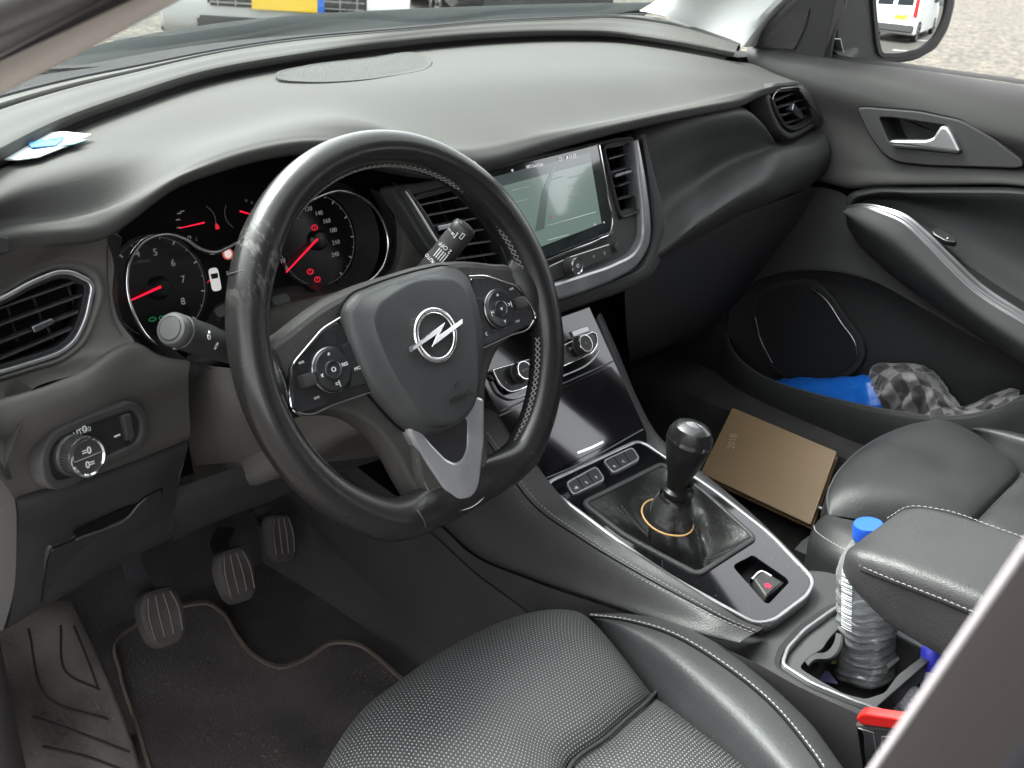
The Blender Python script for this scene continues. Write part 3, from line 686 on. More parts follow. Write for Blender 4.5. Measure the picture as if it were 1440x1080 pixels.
# drawer outline, slot
ko_ = A(66, 790, 'y', .0865); FK = Frame(ko_, A(226, 690, 'y', .1135)-ko_, ko_-A(62, 846, 'y', .1125))
if FK.n@(CAM-ko_) < 0: FK = Frame(ko_, -FK.u, FK.v)
dr = [(58, 848), (66, 790), (72, 772), (102, 760), (112, 752), (196, 706), (205, 698), (228, 687), (222, 725), (205, 762), (190, 778)]
FK4 = 0.001
plate('storage_drawer', FK, rnd(FK.poly(dr, FK4), .006, 4), FK4-.012, FK4+.001, hard, dash, bev=.0008)
tube('drawer_gap', [FK.P(a, b, FK4+.0012) for a, b in dr], .0008, pit, dash, seg=6)
plate('drawer_slot', FK, FK.poly([(102, 748), (176, 712), (190, 708), (192, 711), (180, 724), (108, 757)], FK4), FK4, FK4+.0016, pit, dash, bev=0)
tube('slot_edge', [FK.P(a, b, FK4+.0015) for a, b in ((107, 758), (182, 725), (196, 708), (205, 700))], .0014, fascia, dash, seg=8, n=20)
# light switch
FSW = Frame(A(130, 630, 'y', .062), tuple(A(200, 600, 'y', .083)-A(60, 655, 'y', .058)), (0, .22, .97))
if FSW.n[1] > 0: FSW = Frame(FSW.o, -FSW.u, FSW.v)
hS = .004
so_ = rnd(FSW.poly([(54, 655), (56, 630), (72, 606), (110, 588), (180, 563), (192, 566), (206, 585), (206, 612), (196, 632), (150, 655), (100, 684), (75, 690), (60, 678)], hS), .012, 5)
sp_ = plate('light_switch', FSW, offset2(so_, .006), hS-.012, hS, mat('switch_black', (.016, .016, .017), .35, var=(20, .2)), dash, bev=.001)
ringplate('bezel', FSW, so_, .008, hS-.012, hS+.003, hard, sp_, bev=.002)
kc = FSW.px(112, 641, hS+.01); ko = FSW.pt(*kc, hS)
lathe('dial', [(.0165, 0), (.0165, .004), (.0150, .006), (.0150, .018), (.0142, .0195), (0, .0195)], ko, FSW.n, hard, sp_, seg=48)
bm = bmesh.new()
for k in range(44):
    a = 2*math.pi*k/44; p = ko+(FSW.u*math.cos(a)+FSW.v*math.sin(a))*.0152
    tube('', [p+FSW.n*.006, p+FSW.n*.017], .0005, None, bm=bm, seg=5)
finish(bm, 'dial_knurl', dchrome, sp_)
lathe('dial_ring', [(.0150, .017), (.0158, .0185), (.0156, .0205), (.0142, .0212), (.0130, .0203), (.0130, .018)], ko, FSW.n, chrome, sp_, seg=48)
text('symbol', '=0', FSW, (kc[0]-.0005, kc[1]+.0045), .008, white, sp_, h=hS+.0197)
text('symbol', '0=', FSW, (kc[0]+.0005, kc[1]-.006), .008, white, sp_, h=hS+.0197)
tube('dial_split', [FSW.pt(kc[0]-.0125, kc[1], hS+.0197), FSW.pt(kc[0]+.0125, kc[1], hS+.0197)], .0003, grey_p, sp_, seg=5)
q = FSW.px(105, 609, hS); text('lettering', 'AUTO', FSW, (q[0]+.001, q[1]), .0062, white, sp_, h=hS+.0032, rot=.22)
q = FSW.px(118, 604, hS); text('symbol', ':D0', FSW, (q[0]+.002, q[1]-.001), .0058, white, sp_, h=hS, rot=-.05)
q = FSW.px(172, 588, hS); text('symbol', '0', FSW, q, .008, white, sp_, h=hS, rot=-.5)
q = FSW.px(177, 600, hS); plate('thumb_wheel', FSW, rnd([(q[0]-.0045, q[1]-.011), (q[0]+.0045, q[1]-.011), (q[0]+.0045, q[1]+.011), (q[0]-.0045, q[1]+.011)], .002), hS, hS+.004, hard, sp_, bev=.0015)
q = FSW.px(166, 612, hS); plate('mark', FSW, [(q[0]-.004, q[1]-.0007), (q[0]+.002, q[1]-.0007), (q[0]+.002, q[1]+.0007), (q[0]-.004, q[1]+.0007)], hS, hS+.0004, white, sp_, bev=0)
q = FSW.px(181, 600, hS); plate('wheel_slot', FSW, [(q[0]-.001, q[1]-.02), (q[0]+.001, q[1]-.02), (q[0]+.001, q[1]+.02), (q[0]-.001, q[1]+.02)], hS, hS+.0004, dchrome, sp_, bev=0)

# ================================================================ instrument cluster
FC = Frame((0, .225, .02), (1, 0, 0), (0, math.sin(R(17)), math.cos(R(17))))
icl = plate('instrument_cluster', FC, sm(FC.poly([(140, 400), (175, 320), (250, 262), (330, 225), (430, 190), (540, 225), (600, 270), (610, 350), (590, 420), (500, 450), (400, 470), (300, 520), (220, 530), (170, 490)]), 60), -.02, -.004, pit, dash, bev=0)
binn_o = cy((152, 326, .110), (150, 360, .113), (152, 405, .113), (160, 450, .108), (184, 486, .102), (222, 505, .112), (266, 512, .125), (300, 520, .13))
binn_i = cy((172, 335, .175), (166, 365, .178), (164, 400, .178), (172, 448, .180), (196, 482, .185), (232, 497, .19), (270, 502, .195), (310, 505, .2))
loft('binnacle_wall', [binn_o, mixc(binn_o, binn_i, .12, 40), mixc(binn_o, binn_i, .5, 40), cr(binn_i, 40), shift(cr(binn_i, 40), .01, .05, 0)], mat('binnacle_black', (.016, .016, .017), .5), icl, n=40, m=4)
def dial_(px0, rr): c = FC.px(*px0); return c
cL = FC.px(223, 405); rL = .0485
cR = FC.px(446, 338); rR = .0485
face = mat('dial_black', (.010, .010, .011), .25)
for nm, c in (('rev_counter', cL), ('speedometer', cR)):
    g = plate(nm, FC, circ(c[0], c[1], .052, 56), -.004, .0, face, icl, bev=0)
    ringplate('dial_circle', FC, circ(c[0], c[1], .0485, 72), .0005, .0, .0006, mat('dial_line', (.3, .3, .31), .4), icl, bev=0)
    if nm == 'rev_counter': continue
    # cone wall between dial and chrome ring
    A1 = [FC.pt(c[0]+.051*math.cos(t), c[1]+.051*math.sin(t), .001) for t in np.linspace(-2.3, 2.2, 50)]
    B1 = [FC.pt(c[0]+.060*math.cos(t), c[1]+.060*math.sin(t), .031) for t in np.linspace(-2.3, 2.2, 50)]
    loft('dial_cone', [A1, B1], mat('cone_grey', (.028, .028, .030), .3), icl, n=50, m=2)
tube('chrome_line', [FC.P(a, b, .030) for a, b in ((262, 487), (240, 492), (213, 480), (190, 447), (178, 400), (184, 362), (204, 338), (236, 329), (262, 337), (284, 351), (302, 355), (322, 347), (345, 335), (370, 330), (393, 324), (412, 298), (440, 280), (480, 268), (518, 283), (541, 318), (546, 345), (538, 375), (515, 398), (485, 413))], .0022, chrome, icl, n=150, seg=10)
# needles
def needle(a, b, w, h=.006, m_=redlit):
    p, q = FC.px(*a, h), FC.px(*b, h); d = np.array(q)-np.array(p); d /= np.linalg.norm(d); nn = np.array([-d[1], d[0]])*w
    plate('needle', FC, [tuple(np.array(p)+nn), tuple(np.array(p)-nn), tuple(np.array(q)-nn*.5), tuple(np.array(q)+nn*.5)], h, h+.0012, m_, icl, bev=0)
needle((226, 403), (180, 424), .0013); needle((446, 336), (402, 383), .0012)
needle((287, 313), (252, 321), .0008); needle((337, 297), (372, 307), .0008)
for c in (cL, cR): lathe('needle_hub', [(.011, 0), (.011, .004), (.008, .0065), (0, .007)], FC.pt(c[0], c[1], 0), FC.n, face, icl, seg=28)
def num(s, a, b, size, m_=icon, rot=0): text('numeral', s, FC, FC.px(a, b), size, m_, icl, h=.0006, rot=rot)
for s, a, b in (('5', 218, 355), ('6', 243, 370), ('7', 257, 393), ('8', 257, 424), ('4', 193, 357)): num(s, a, b, .0095)
num('x1000/min', 199, 368, .0042, mat('dim_print', (.18, .18, .18), .5))
for s, a, b in (('120', 433, 294), ('140', 448, 300), ('160', 459, 311), ('180', 468, 324), ('210', 472, 341), ('240', 471, 358), ('0', 403, 378), ('10', 397, 367), ('30', 393, 353)): num(s, a, b, .0068)
num('km/h', 421, 306, .0045, MATS['dim_print'])
for c, a0_, a1_, k_ in ((cL, -50, 130, 11), (cR, -60, 150, 16)):
    bm = bmesh.new()
    for k in range(k_):
        t = R(a0_+(a1_-a0_)*k/(k_-1)); r0 = .0445 if k % 2 == 0 else .0462
        d = np.array([math.cos(t), math.sin(t)]); nn = np.array([-d[1], d[0]])*(.0006 if k % 2 == 0 else .0003); cc = np.array(c)
        plate('', FC, [tuple(cc+d*r0+nn), tuple(cc+d*r0-nn), tuple(cc+d*.0482-nn), tuple(cc+d*.0482+nn)], .0, .0007, None, bev=0, bm=bm)
    finish(bm, 'scale_marks', icon, icl)
for arc in ([(290, 290), (299, 298), (303, 308), (303, 320)], [(318, 288), (316, 300), (320, 312), (328, 320)]):
    tube('scale_arc', [FC.P(a, b, .001) for a, b in arc], .0003, MATS['dial_line'], icl, n=20, seg=5)
for a, b in ((252, 300), (250, 309), (251, 320), (256, 297)): 
    p = FC.px(a, b); plate('scale_mark', FC, [(p[0]-.002, p[1]-.0005), (p[0]+.002, p[1]-.0005), (p[0]+.002, p[1]+.0005), (p[0]-.002, p[1]+.0005)], 0, .0007, icon, icl, bev=0)
p = FC.px(305, 318); plate('warning_lamp', FC, [(p[0]-.002, p[1]-.003), (p[0]+.002, p[1]-.003), (p[0]+.002, p[1]), (p[0], p[1]+.003), (p[0]-.002, p[1]+.001)], 0, .0008, redlit2, icl, bev=0)
for (a, b), m_ in (((442, 320), redlit2), ((436, 382), redlit2), ((446, 393), redlit2)):
    p = FC.px(a, b); ringplate('warning_lamp', FC, circ(p[0], p[1], .0040, 16, .0032), .0009, 0, .0008, m_, icl, bev=0)
    text('warning_symbol', '!', FC, p, .006, m_, icl, h=.0006)
p = FC.px(320, 357); ringplate('warning_lamp', FC, circ(p[0], p[1], .0058, 24), .0016, 0, .001, mat('sign_red', (.6, .1, .08), .4, emit=(1, .25, .2), estr=.06), icl, bev=0)
plate('sign_centre', FC, circ(p[0], p[1], .0042, 20), 0, .0009, mat('sign_white', (.8, .75, .7), .4, emit=(1, .8, .75), estr=.08), icl, bev=0)
for a, b, w in ((214, 449, .004), (227, 447, .003)):
    p = FC.px(a, b); ringplate('lamp_symbol', FC, circ(p[0], p[1], w, 14, .0022), .0008, 0, .0008, greenlit, icl, bev=0)
p = FC.px(302, 393)
plate('car_symbol', FC, rnd([(p[0]-.0052, p[1]-.0115), (p[0]+.0052, p[1]-.0115), (p[0]+.0052, p[1]+.0115), (p[0]-.0052, p[1]+.0115)], .004), 0, .0008, mat('symbol_white', (.7, .7, .68), .4, emit=(.9, .88, .85), estr=.06), icl, bev=0)
plate('car_symbol_glass', FC, rnd([(p[0]-.0036, p[1]+.001), (p[0]+.0036, p[1]+.001), (p[0]+.0040, p[1]+.006), (p[0]-.0040, p[1]+.006)], .001), .0008, .0012, face, icl, bev=0)
p = FC.px(295, 396); plate('door_symbol', FC, [(p[0]-.003, p[1]-.001), (p[0], p[1]+.001), (p[0], p[1]+.002), (p[0]-.003, p[1]+.0)], 0, .0008, redlit2, icl, bev=0)
text('display_text', 'Portier', FC, FC.px(318, 385), .0058, icon, icl, h=.0006, align='LEFT')
p = FC.px(276, 337); text('fuel_symbol', 'E', FC, p, .005, MATS['dim_print'], icl, h=.0006)
p = FC.px(266, 334); ringplate('fuel_mark', FC, circ(p[0], p[1], .0018, 10), .0005, 0, .0007, icon, icl, bev=0)
for a, b in ((346, 282), (354, 285)):
    p = FC.px(a, b); plate('temp_mark', FC, circ(p[0], p[1], .0016, 8), 0, .0007, MATS['dim_print'], icl, bev=0)
# lower lip of the cluster with two push buttons
lipt = cy((258, 490, .195), (300, 470, .19), (330, 440, .185), (380, 425, .18), (440, 412, .18), (490, 410, .18), (530, 402, .18), (556, 380, .178))
lipb = cy((262, 512, .15), (300, 498, .14), (335, 470, .14), (385, 445, .14), (440, 428, .14), (495, 420, .14), (545, 414, .14), (572, 395, .145))
loft('cluster_lip', [shift(lipt, 0, .03, .0), lipt, lipb, shift(lipb, 0, .02, -.05)], hard, icl, n=50, m=5)
for a, b in (((303, 440), (328, 425)), ((383, 423), (406, 415))):
    p = A(a[0], a[1]+4, 'y', .168); q = A(b[0], b[1]+4, 'y', .168); f2 = Frame((p+q)/2, q-p, (0, .75, .6)); L_ = np.linalg.norm(q-p)/2
    plate('push_button', f2, rnd([(-L_, -.006), (L_, -.006), (L_, .006), (-L_, .006)], .005), -.006, .003, hard, icl, bev=.001)
# right shoulder of the binnacle, between cluster and centre vent
bs_o = cy((545, 262, .165), (562, 300, .165), (566, 345, .165), (555, 385, .165), (530, 418, .16))
bs_i = cy((535, 270, .21), (550, 302, .21), (553, 342, .21), (542, 378, .21), (515, 405, .2))
bs_r = cy((572, 266, .150), (598, 300, .148), (618, 335, .146), (640, 380, .145), (650, 420, .15))
loft('binnacle_shoulder', [shift(bs_i, 0, .02, 0), bs_i, bs_o, mixc(bs_o, bs_r, .5, 30), bs_r, shift(bs_r, .005, .03, 0)], fascia, dash, n=30, m=5)

# ================================================================ centre stack, screen and vents
yw = R(4); FS = Frame((.37, .16, .045), (math.cos(yw), math.sin(yw), 0), (0, math.sin(R(17)), math.cos(R(17))))
# body plate round screen and vents
body = [(548, 262), (600, 255), (690, 232), (845, 200), (893, 190), (912, 250), (920, 310), (916, 340), (896, 366), (850, 388), (780, 413), (720, 432), (680, 400), (640, 398), (600, 345)]
rv = [(846, 204), (890, 196), (897, 250), (899, 298), (872, 308), (860, 262)]
lv = [(578, 276), (648, 258), (690, 320), (726, 388), (660, 404), (622, 360)]
scr = [(688, 240), (843, 202), (852, 262), (864, 322), (856, 332), (768, 366), (715, 386), (700, 330)]
rvp, lvp = rnd(FS.poly(rv), .004), rnd(FS.poly(lv), .004)
cp = plate('centre_panel', FS, rnd(FS.poly(body), .01), -.02, -.002, softd, dash, bev=.002, holes=[rvp[::-1], lvp[::-1]])
vent(rv, FS, [(852, 224, 888, 214), (855, 243, 892, 233), (862, 282, 896, 272), (866, 262, 893, 252), (865, 301, 897, 290)], (862, 248, 886, 241, .005), 'tall narrow air vent right of the touchscreen', dash, ringw=.0022, ringmat=hard)
vent(lv, FS, [(585, 289, 662, 273), (594, 304, 672, 289), (602, 319, 682, 304), (611, 334, 692, 320), (620, 349, 702, 337), (630, 366, 712, 354), (642, 384, 720, 371)], (612, 322, 648, 313, .006), 'slanted air vent behind the steering wheel rim', dash, ringw=.0022, ringmat=hard,
     posts=[(612, 272, 660, 385), (640, 266, 690, 385)])
# satin trim lines around the stack
def strip(name, fr, pts, w, h0, h1, m_, parent, n=60, bev=.0008, taper=None):
    P = cr([np.array(fr.px(a, b, h1)) for a, b in pts], n); o = []; i = []
    for k in range(n):
        t = P[min(k+1, n-1)]-P[max(k-1, 0)]; t /= np.linalg.norm(t)+1e-9; q = np.array([-t[1], t[0]])
        ww = np.interp(k/(n-1), np.linspace(0, 1, len(w)), w) if isinstance(w, (list, tuple)) else w
        o.append(tuple(P[k]+q*ww/2)); i.append(tuple(P[k]-q*ww/2))
    return plate(name, fr, o+i[::-1], h0, h1, m_, parent, bev=bev)
strip('silver_trim', FS, [(896, 196), (901, 225), (906, 262), (910, 300), (910, 335), (898, 360), (868, 380), (830, 395), (780, 411), (730, 425)], [.010, .015, .018, .020, .021, .022, .023, .023, .022, .020], -.012, .009, mat('satin_wide', (.36, .36, .37), .34, metal=.85, var=(30, .1)), dash, n=80, bev=.004)
strip('trim_groove', FS, [(904, 196), (911, 240), (917, 290), (918, 335), (906, 366), (870, 389), (830, 404), (780, 420)], .0018, -.012, .001, black, dash, n=60, bev=.0004)
strip('silver_trim', FS, [(570, 268), (588, 296), (606, 326), (626, 356), (640, 378)], [.004, .005, .005], -.012, .004, satin, dash, bev=.0015)
strip('silver_trim', FS, [(654, 260), (675, 285), (700, 328), (722, 366), (737, 388)], [.003, .005, .006, .006], -.012, .004, satin, dash, bev=.0015)
# padded stitched border right of the stack (continues into the passenger fascia)
bo = [FS.P(a, b, -.004) for a, b in ((898, 190), (908, 240), (918, 290), (920, 335), (908, 368), (870, 392), (830, 407), (780, 423), (730, 440))]
bo2 = [FS.P(a, b, -.010) for a, b in ((906, 188), (918, 238), (931, 290), (936, 338), (922, 380), (880, 408), (836, 424), (785, 441), (735, 458))]
loft('padded_border', [shift(bo, 0, .02, 0), bo, mixc(bo, bo2, .5, 50) if 0 else shift(mixc(bo, bo2, .5, 50), 0, -.004, .001), bo2, shift(bo2, .004, .02, -.004)], softd, dash, n=70, m=5)
bs1 = shift(mixc(bo, bo2, .35, 50), 0, -.0042, .001); bs2 = shift(mixc(bo, bo2, .75, 50), 0, -.0034, .001)
stitches('stitching', bs1, mat('thread_dark', (.12, .12, .12), .7), dash, step=.0045, ln=.003, r=.0004)
stitches('stitching', bs2, MATS['thread_dark'], dash, step=.0045, ln=.003, r=.0004)
ls = [FS.P(a, b, .001) for a, b in ((556, 276), (575, 304), (592, 334), (610, 362))]
ls2 = [FS.P(a, b, .001) for a, b in ((562, 270), (582, 300), (599, 330), (617, 358))]
for q in (ls, ls2): stitches('stitching', [p+FS.n*.001 for p in q], MATS['thread_dark'], dash, step=.004, ln=.0028, r=.0004)
# touchscreen
sc2 = rnd(FS.poly(scr, .004), .005)
tsc = plate('touchscreen', FS, [FS.px(688, 241, .004), FS.px(843, 203, .004)]+[FS.px(a, b, .004) for a, b in ((853, 262), (863, 316), (858, 327), (768, 362), (716, 382), (700, 330))], -.004, .003, mat('screen_glass', (.02, .025, .026), .08, coat=.5, var=(20, .3)), dash, bev=.0006)
strip('screen_rim', FS, [(843, 203), (849, 235), (855, 270), (863, 312), (861, 326), (845, 336), (800, 354), (768, 367), (730, 381)], .0035, -.002, .0045, chrome, dash, bev=.001)
def em(name, col, s, c2=None): return mat(name, c2 or tuple(x*.12 for x in col), .12, emit=col, estr=s*.24, coat=.6)
act = FS.poly([(690, 250), (829, 214), (846, 314), (748, 352), (722, 340)], .0035)
plate('map_display', FS, act, .0031, .0036, em('map_grey', (.42, .58, .52), .17), tsc, bev=0)
plate('status_bar', FS, FS.poly([(690, 250), (829, 214), (832, 228), (698, 264)], .0038), .0037, .0040, em('bar_grey', (.20, .27, .26), .12), tsc, bev=0)
plate('map_road', FS, FS.poly([(779, 232), (781, 234), (772, 262), (765, 322), (752, 326), (762, 270)], .0038), .0037, .0041, em('road_grey', (.30, .40, .38), .13), tsc, bev=0)
for l in ([(776, 252), (792, 248)], [(799, 250), (820, 245)], [(800, 262), (813, 259)], [(800, 276), (812, 273)], [(720, 268), (745, 262)], [(722, 285), (742, 280)], [(768, 318), (838, 298)], [(770, 338), (800, 330)]):
    tube('map_line', [FS.P(a, b, .0041) for a, b in l], .0005, em('line_grey', (.6, .72, .68), .2), tsc, seg=5)
p = FS.px(771, 305); plate('map_marker', FS, circ(p[0], p[1], .0022, 12), .0037, .0042, em('marker_red', (.7, .3, .25), .2), tsc, bev=0)
text('clock', '11:33', FS, FS.px(805, 220, .004), .0075, em('ui_white', (.8, .85, .85), .35), tsc, h=.0041, sx=.9)
text('screen_text', 'NPO Soul & Jazz', FS, FS.px(752, 233, .004), .0058, MATS['ui_white'], tsc, h=.0041, sx=.8)
for a, b, w in ((717, 240, .0016), (794, 222, .0018)):
    p = FS.px(a, b); plate('status_icon', FS, circ(p[0], p[1], w, 12), .0037, .0042, MATS['ui_white'], tsc, bev=0)
p = FS.px(784, 224); ringplate('status_icon', FS, [(p[0]-.0026, p[1]-.002), (p[0]+.0026, p[1]-.002), (p[0]+.0026, p[1]+.002), (p[0]-.0026, p[1]+.002)], .0005, .0037, .0042, MATS['ui_white'], tsc, bev=0)
for a, b in ((833, 316), (846, 313)): 
    p = FS.px(a, b); plate('status_icon', FS, circ(p[0], p[1], .0013, 8), .0037, .0042, MATS['ui_white'], tsc, bev=0)
# control row under the screen
row = [(770, 375), (800, 362), (855, 344), (858, 350), (856, 362), (820, 378), (780, 394), (758, 398), (752, 386)]
rp = plate('control_row', FS, rnd(FS.poly(row, .002), .004), -.004, .003, hard, dash, bev=.001)
tube('row_highlight', [FS.P(a, b, .0030) for a, b in ((772, 375), (800, 362), (856, 344))], .0008, satin, rp, seg=6)
pk = FS.px(805, 374, .010); ok_ = FS.pt(*pk, .002)
lathe('volume_knob', [(.0115, 0), (.0115, .003), (.0100, .004), (.0102, .015), (.0094, .0165), (0, .0162)], ok_, FS.n, hard, rp, seg=40)
lathe('knob_ring', [(.0080, .0150), (.0088, .0166), (.0100, .0168), (.0104, .0155), (.0104, .0140)], ok_, FS.n, chrome, rp, seg=40)
ringplate('knob_symbol', FS, circ(pk[0], pk[1], .0025, 20), .0008, .018, .0186, white, rp, bev=0)
for a, b, s_ in ((772, 386, '/'), (835, 361, 'III'), (850, 356, '((')):
    text('symbol', s_, FS, FS.px(a, b, .003), .0055, grey_p, rp, h=.0031, rot=.1)
p = FS.px(869, 347, .004); lathe('round_button', [(.0062, 0), (.0062, .006), (.0052, .0072), (0, .0070)], FS.pt(*p, -.002), FS.n, hard, rp, seg=28)

# ---- passenger side fascia
Pa = cy((896, 192, .200), (930, 178, .195), (970, 166, .19), (1020, 158, .185), (1055, 160, .19), (1075, 178, .192), (1095, 205, .19), (1125, 198, .19), (1158, 186, .19))
Pb = cy((906, 308, .178), (924, 300, .178), (950, 280, .18), (990, 250, .195), (1030, 226, .203), (1060, 214, .20), (1085, 208, .192), (1108, 206, .182), (1135, 200, .182), (1160, 190, .18))
Pm = mixc(Pa, Pb, .55, 80); Pm = shift(Pm, 0, .002, 0)
Pc = cy((908, 342, .166), (932, 324, .158), (955, 304, .152), (990, 276, .162), (1030, 248, .168), (1062, 232, .168), (1088, 219, .16), (1112, 212, .162), (1140, 205, .165), (1163, 197, .168))
Pd = cy((902, 372, .156), (938, 347, .138), (965, 326, .123), (1000, 301, .125), (1040, 274, .128), (1070, 257, .132), (1095, 244, .144), (1118, 234, .147), (1143, 225, .15), (1167, 214, .154))
Pe = cy((884, 392, .165), (925, 364, .160), (955, 348, .152), (995, 326, .156), (1035, 306, .16), (1065, 293, .163), (1092, 281, .166), (1115, 271, .168), (1135, 263, .17), (1155, 245, .172))
loft('passenger_fascia', [shift(Pa, 0, .03, .01), Pa, Pm, Pb, Pc, Pd, Pe, shift(Pe, 0, .02, -.002)], softd, dash, n=100, m=7)
# right side cap of the fascia beside the door
loft('fascia_end', [cy((1155, 120, .21), (1166, 182, .19), (1165, 190, .18), (1167, 214, .154), (1155, 245, .172), (1150, 262, .19)), cy((1170, 110, .32), (1180, 160, .30), (1180, 185, .30), (1182, 205, .30), (1172, 240, .30), (1160, 262, .30))], softd, dash, n=30, m=3)
# glovebox
Ga = cy((884, 374, .165), (930, 354, .168), (990, 326, .172), (1050, 300, .176), (1100, 281, .18), (1147, 264, .184))
gb = loft('glovebox', [shift(Ga, 0, .03, 0), Ga, cy((880, 395, .165), (930, 375, .17), (990, 350, .175), (1050, 325, .18), (1095, 308, .185), (1138, 300, .19)), cy((880, 450, .20), (930, 435, .205), (990, 410, .21), (1040, 385, .215), (1085, 355, .22), (1120, 330, .225)), cy((885, 500, .27), (935, 480, .27), (990, 460, .28), (1030, 430, .29), (1070, 400, .3), (1105, 360, .31)), cy((885, 500, .5), (935, 480, .5), (990, 460, .5), (1030, 430, .5), (1070, 400, .5), (1105, 360, .5))], mat('glovebox_plastic', (.044, .044, .045), .55), dash, n=60, m=5)
tube('lid_edge', shift(Ga, 0, -.0012, .0005), .0012, mat('edge_grey', (.10, .10, .10), .35), gb, n=60, seg=8)
# right end vent
FV = Frame(A(1112, 155, 'y', .195), (1, .10, 0), (0, .22, .97))
vent([(1083, 137), (1093, 124), (1121, 121), (1131, 130), (1145, 158), (1145, 167), (1126, 180), (1114, 184), (1104, 180), (1093, 162)], FV,
     [(1086, 142, 1122, 127), (1090, 152, 1132, 138), (1096, 163, 1138, 149), (1102, 174, 1143, 160)], (1112, 150, 1126, 164, .012), 'small rounded air vent at the passenger door end of the dashboard', dash, ringw=.0032, ringmat=dchrome,
     posts=[(1105, 130, 1120, 175), (1118, 126, 1132, 170)])
vs_ = [(1076, 132), (1090, 116), (1124, 113), (1138, 124), (1154, 158), (1152, 176), (1126, 192), (1112, 197), (1098, 188), (1085, 165)]
ringplate('vent_shroud', FV, rnd(FV.poly(vs_, .001), .012, 6), .0105, -.03, .0015, softd, dash, bev=.004)

# ---- stack below the screen
FT = Frame((.36, .09, -.213), (1, 0, 0), (0, .08, .11))
st = [(-.128, .135), (.100, .135), (.106, .06), (.113, -.02), (.120, -.105), (-.075, -.105), (-.095, -.03), (-.122, .05)]
plate('stack_panel', FT, st, -.03, 0, piano, dash, bev=.001)
fp = plate('storage_flap', FT, rnd(FT.poly([(700, 585), (860, 514), (902, 602), (770, 668), (740, 650)], .002), .004), 0, .0025, piano, dash, bev=.001)
strip('flap_highlight', FT, [(812, 637), (830, 630), (849, 621)], .0035, .0024, .0036, chrome, fp, n=12, bev=.0004)
tube('panel_joint', [FT.P(a, b, .001) for a, b in ((705, 578), (760, 553), (800, 536), (862, 508))], .0011, mat('joint_grey', (.10, .10, .11), .3), dash, n=20, seg=8)
tube('panel_joint', [FT.P(a, b, .001) for a, b in ((760, 676), (810, 655), (904, 604))], .0011, MATS['joint_grey'], dash, n=20, seg=8)
# climate control unit
hv = [(690, 520), (760, 500), (832, 466), (838, 470), (840, 485), (832, 498), (780, 522), (735, 548), (716, 553), (704, 545), (696, 532)]
hvp = rnd(FT.poly(hv, .006), .006, 5)
hu = plate('climate_control', FT, hvp, 0, .007, mat('hvac_black', (.012, .012, .013), .25, var=(30, .3)), dash, bev=.0015)
ringplate('climate_rim', FT, hvp, .0020, .001, .0085, chrome, hu, bev=.0008)
o2 = offset2(hvp, -.004)
strip('climate_underline', FT, [(693, 536), (702, 552), (716, 560), (740, 555), (790, 530), (834, 506), (844, 492)], .0022, 0, .004, satin, hu, bev=.0008)
for a, b in ((737, 521), (823, 483)):
    c = FT.px(a, b, .018); o = FT.pt(*c, .005)
    lathe('climate_knob', [(.0135, 0), (.0135, .003), (.0118, .004), (.0112, .013), (.0100, .0145), (0, .0143)], o, FT.n, hard, hu, seg=40)
    lathe('knob_ring', [(.0100, .0135), (.0105, .0150), (.0115, .0150), (.0120, .0138), (.0116, .012)], o, FT.n, chrome, hu, seg=40)
    text('symbol', 'AUTO' if a < 800 else '/\\', FT, c, .0042, grey_p, hu, h=.0196)
for a, b, s_ in ((712, 538, '1'), (704, 524, '*'), (757, 512, '20.5'), (803, 490, '20.5'), (780, 506, 'A/C'), (775, 520, 'MAX')):
    text('symbol', s_, FT, FT.px(a, b, .007), .0055, grey_p, hu, h=.0071)
strip('stack_button', FT, [(805, 470), (818, 465), (828, 462)], .008, 0, .003, satin, dash, n=8)

# ================================================================ centre console
con = thing('centre_console', 'black leather wrapped centre console with gloss panel, switches and cup holder', 'console', (.36, -.1, -.45))
FK2 = Frame((.36, -.1, -.2976), (1, 0, 0), (0, 1, .176))
# chrome frame with gloss inlay
co = [(-.092, .150), (.098, .150), (.098, .03), (.092, -.04), (.080, -.10), (.058, -.140), (.030, -.158), (-.045, -.160), (-.064, -.142), (-.080, -.09), (-.092, -.03)]
co = rnd([(-.098, .150), (.098, .150), (.098, .02), (.088, -.07), (.062, -.150), (.03, -.160), (-.045, -.160), (-.070, -.150), (-.092, -.05), (-.098, .03)], .02, 6)
ringplate('console_frame', FK2, co, .0055, -.012, .0035, satin, con, bev=.0015)
bo_ = rnd([(-.082, .098), (.080, .098), (.082, .03), (.062, -.066), (-.062, -.066), (-.084, .03)], .012, 6)
hbo = rnd(FK2.poly([(1030, 798), (1058, 782), (1110, 818), (1078, 852)]), .007, 6)
plate('gloss_inlay', FK2, offset2(co, .005), -.010, .002, mat('inlay_black', (.005, .005, .006), .05, spec=.4, coat=.3, dust=(lint, 300, .68, .3)), con, bev=.001, holes=[bo_[::-1], hbo[::-1]])
ringplate('boot_rim', FK2, bo_, .006, -.012, .005, leath3, con, bev=.002, out=.001)
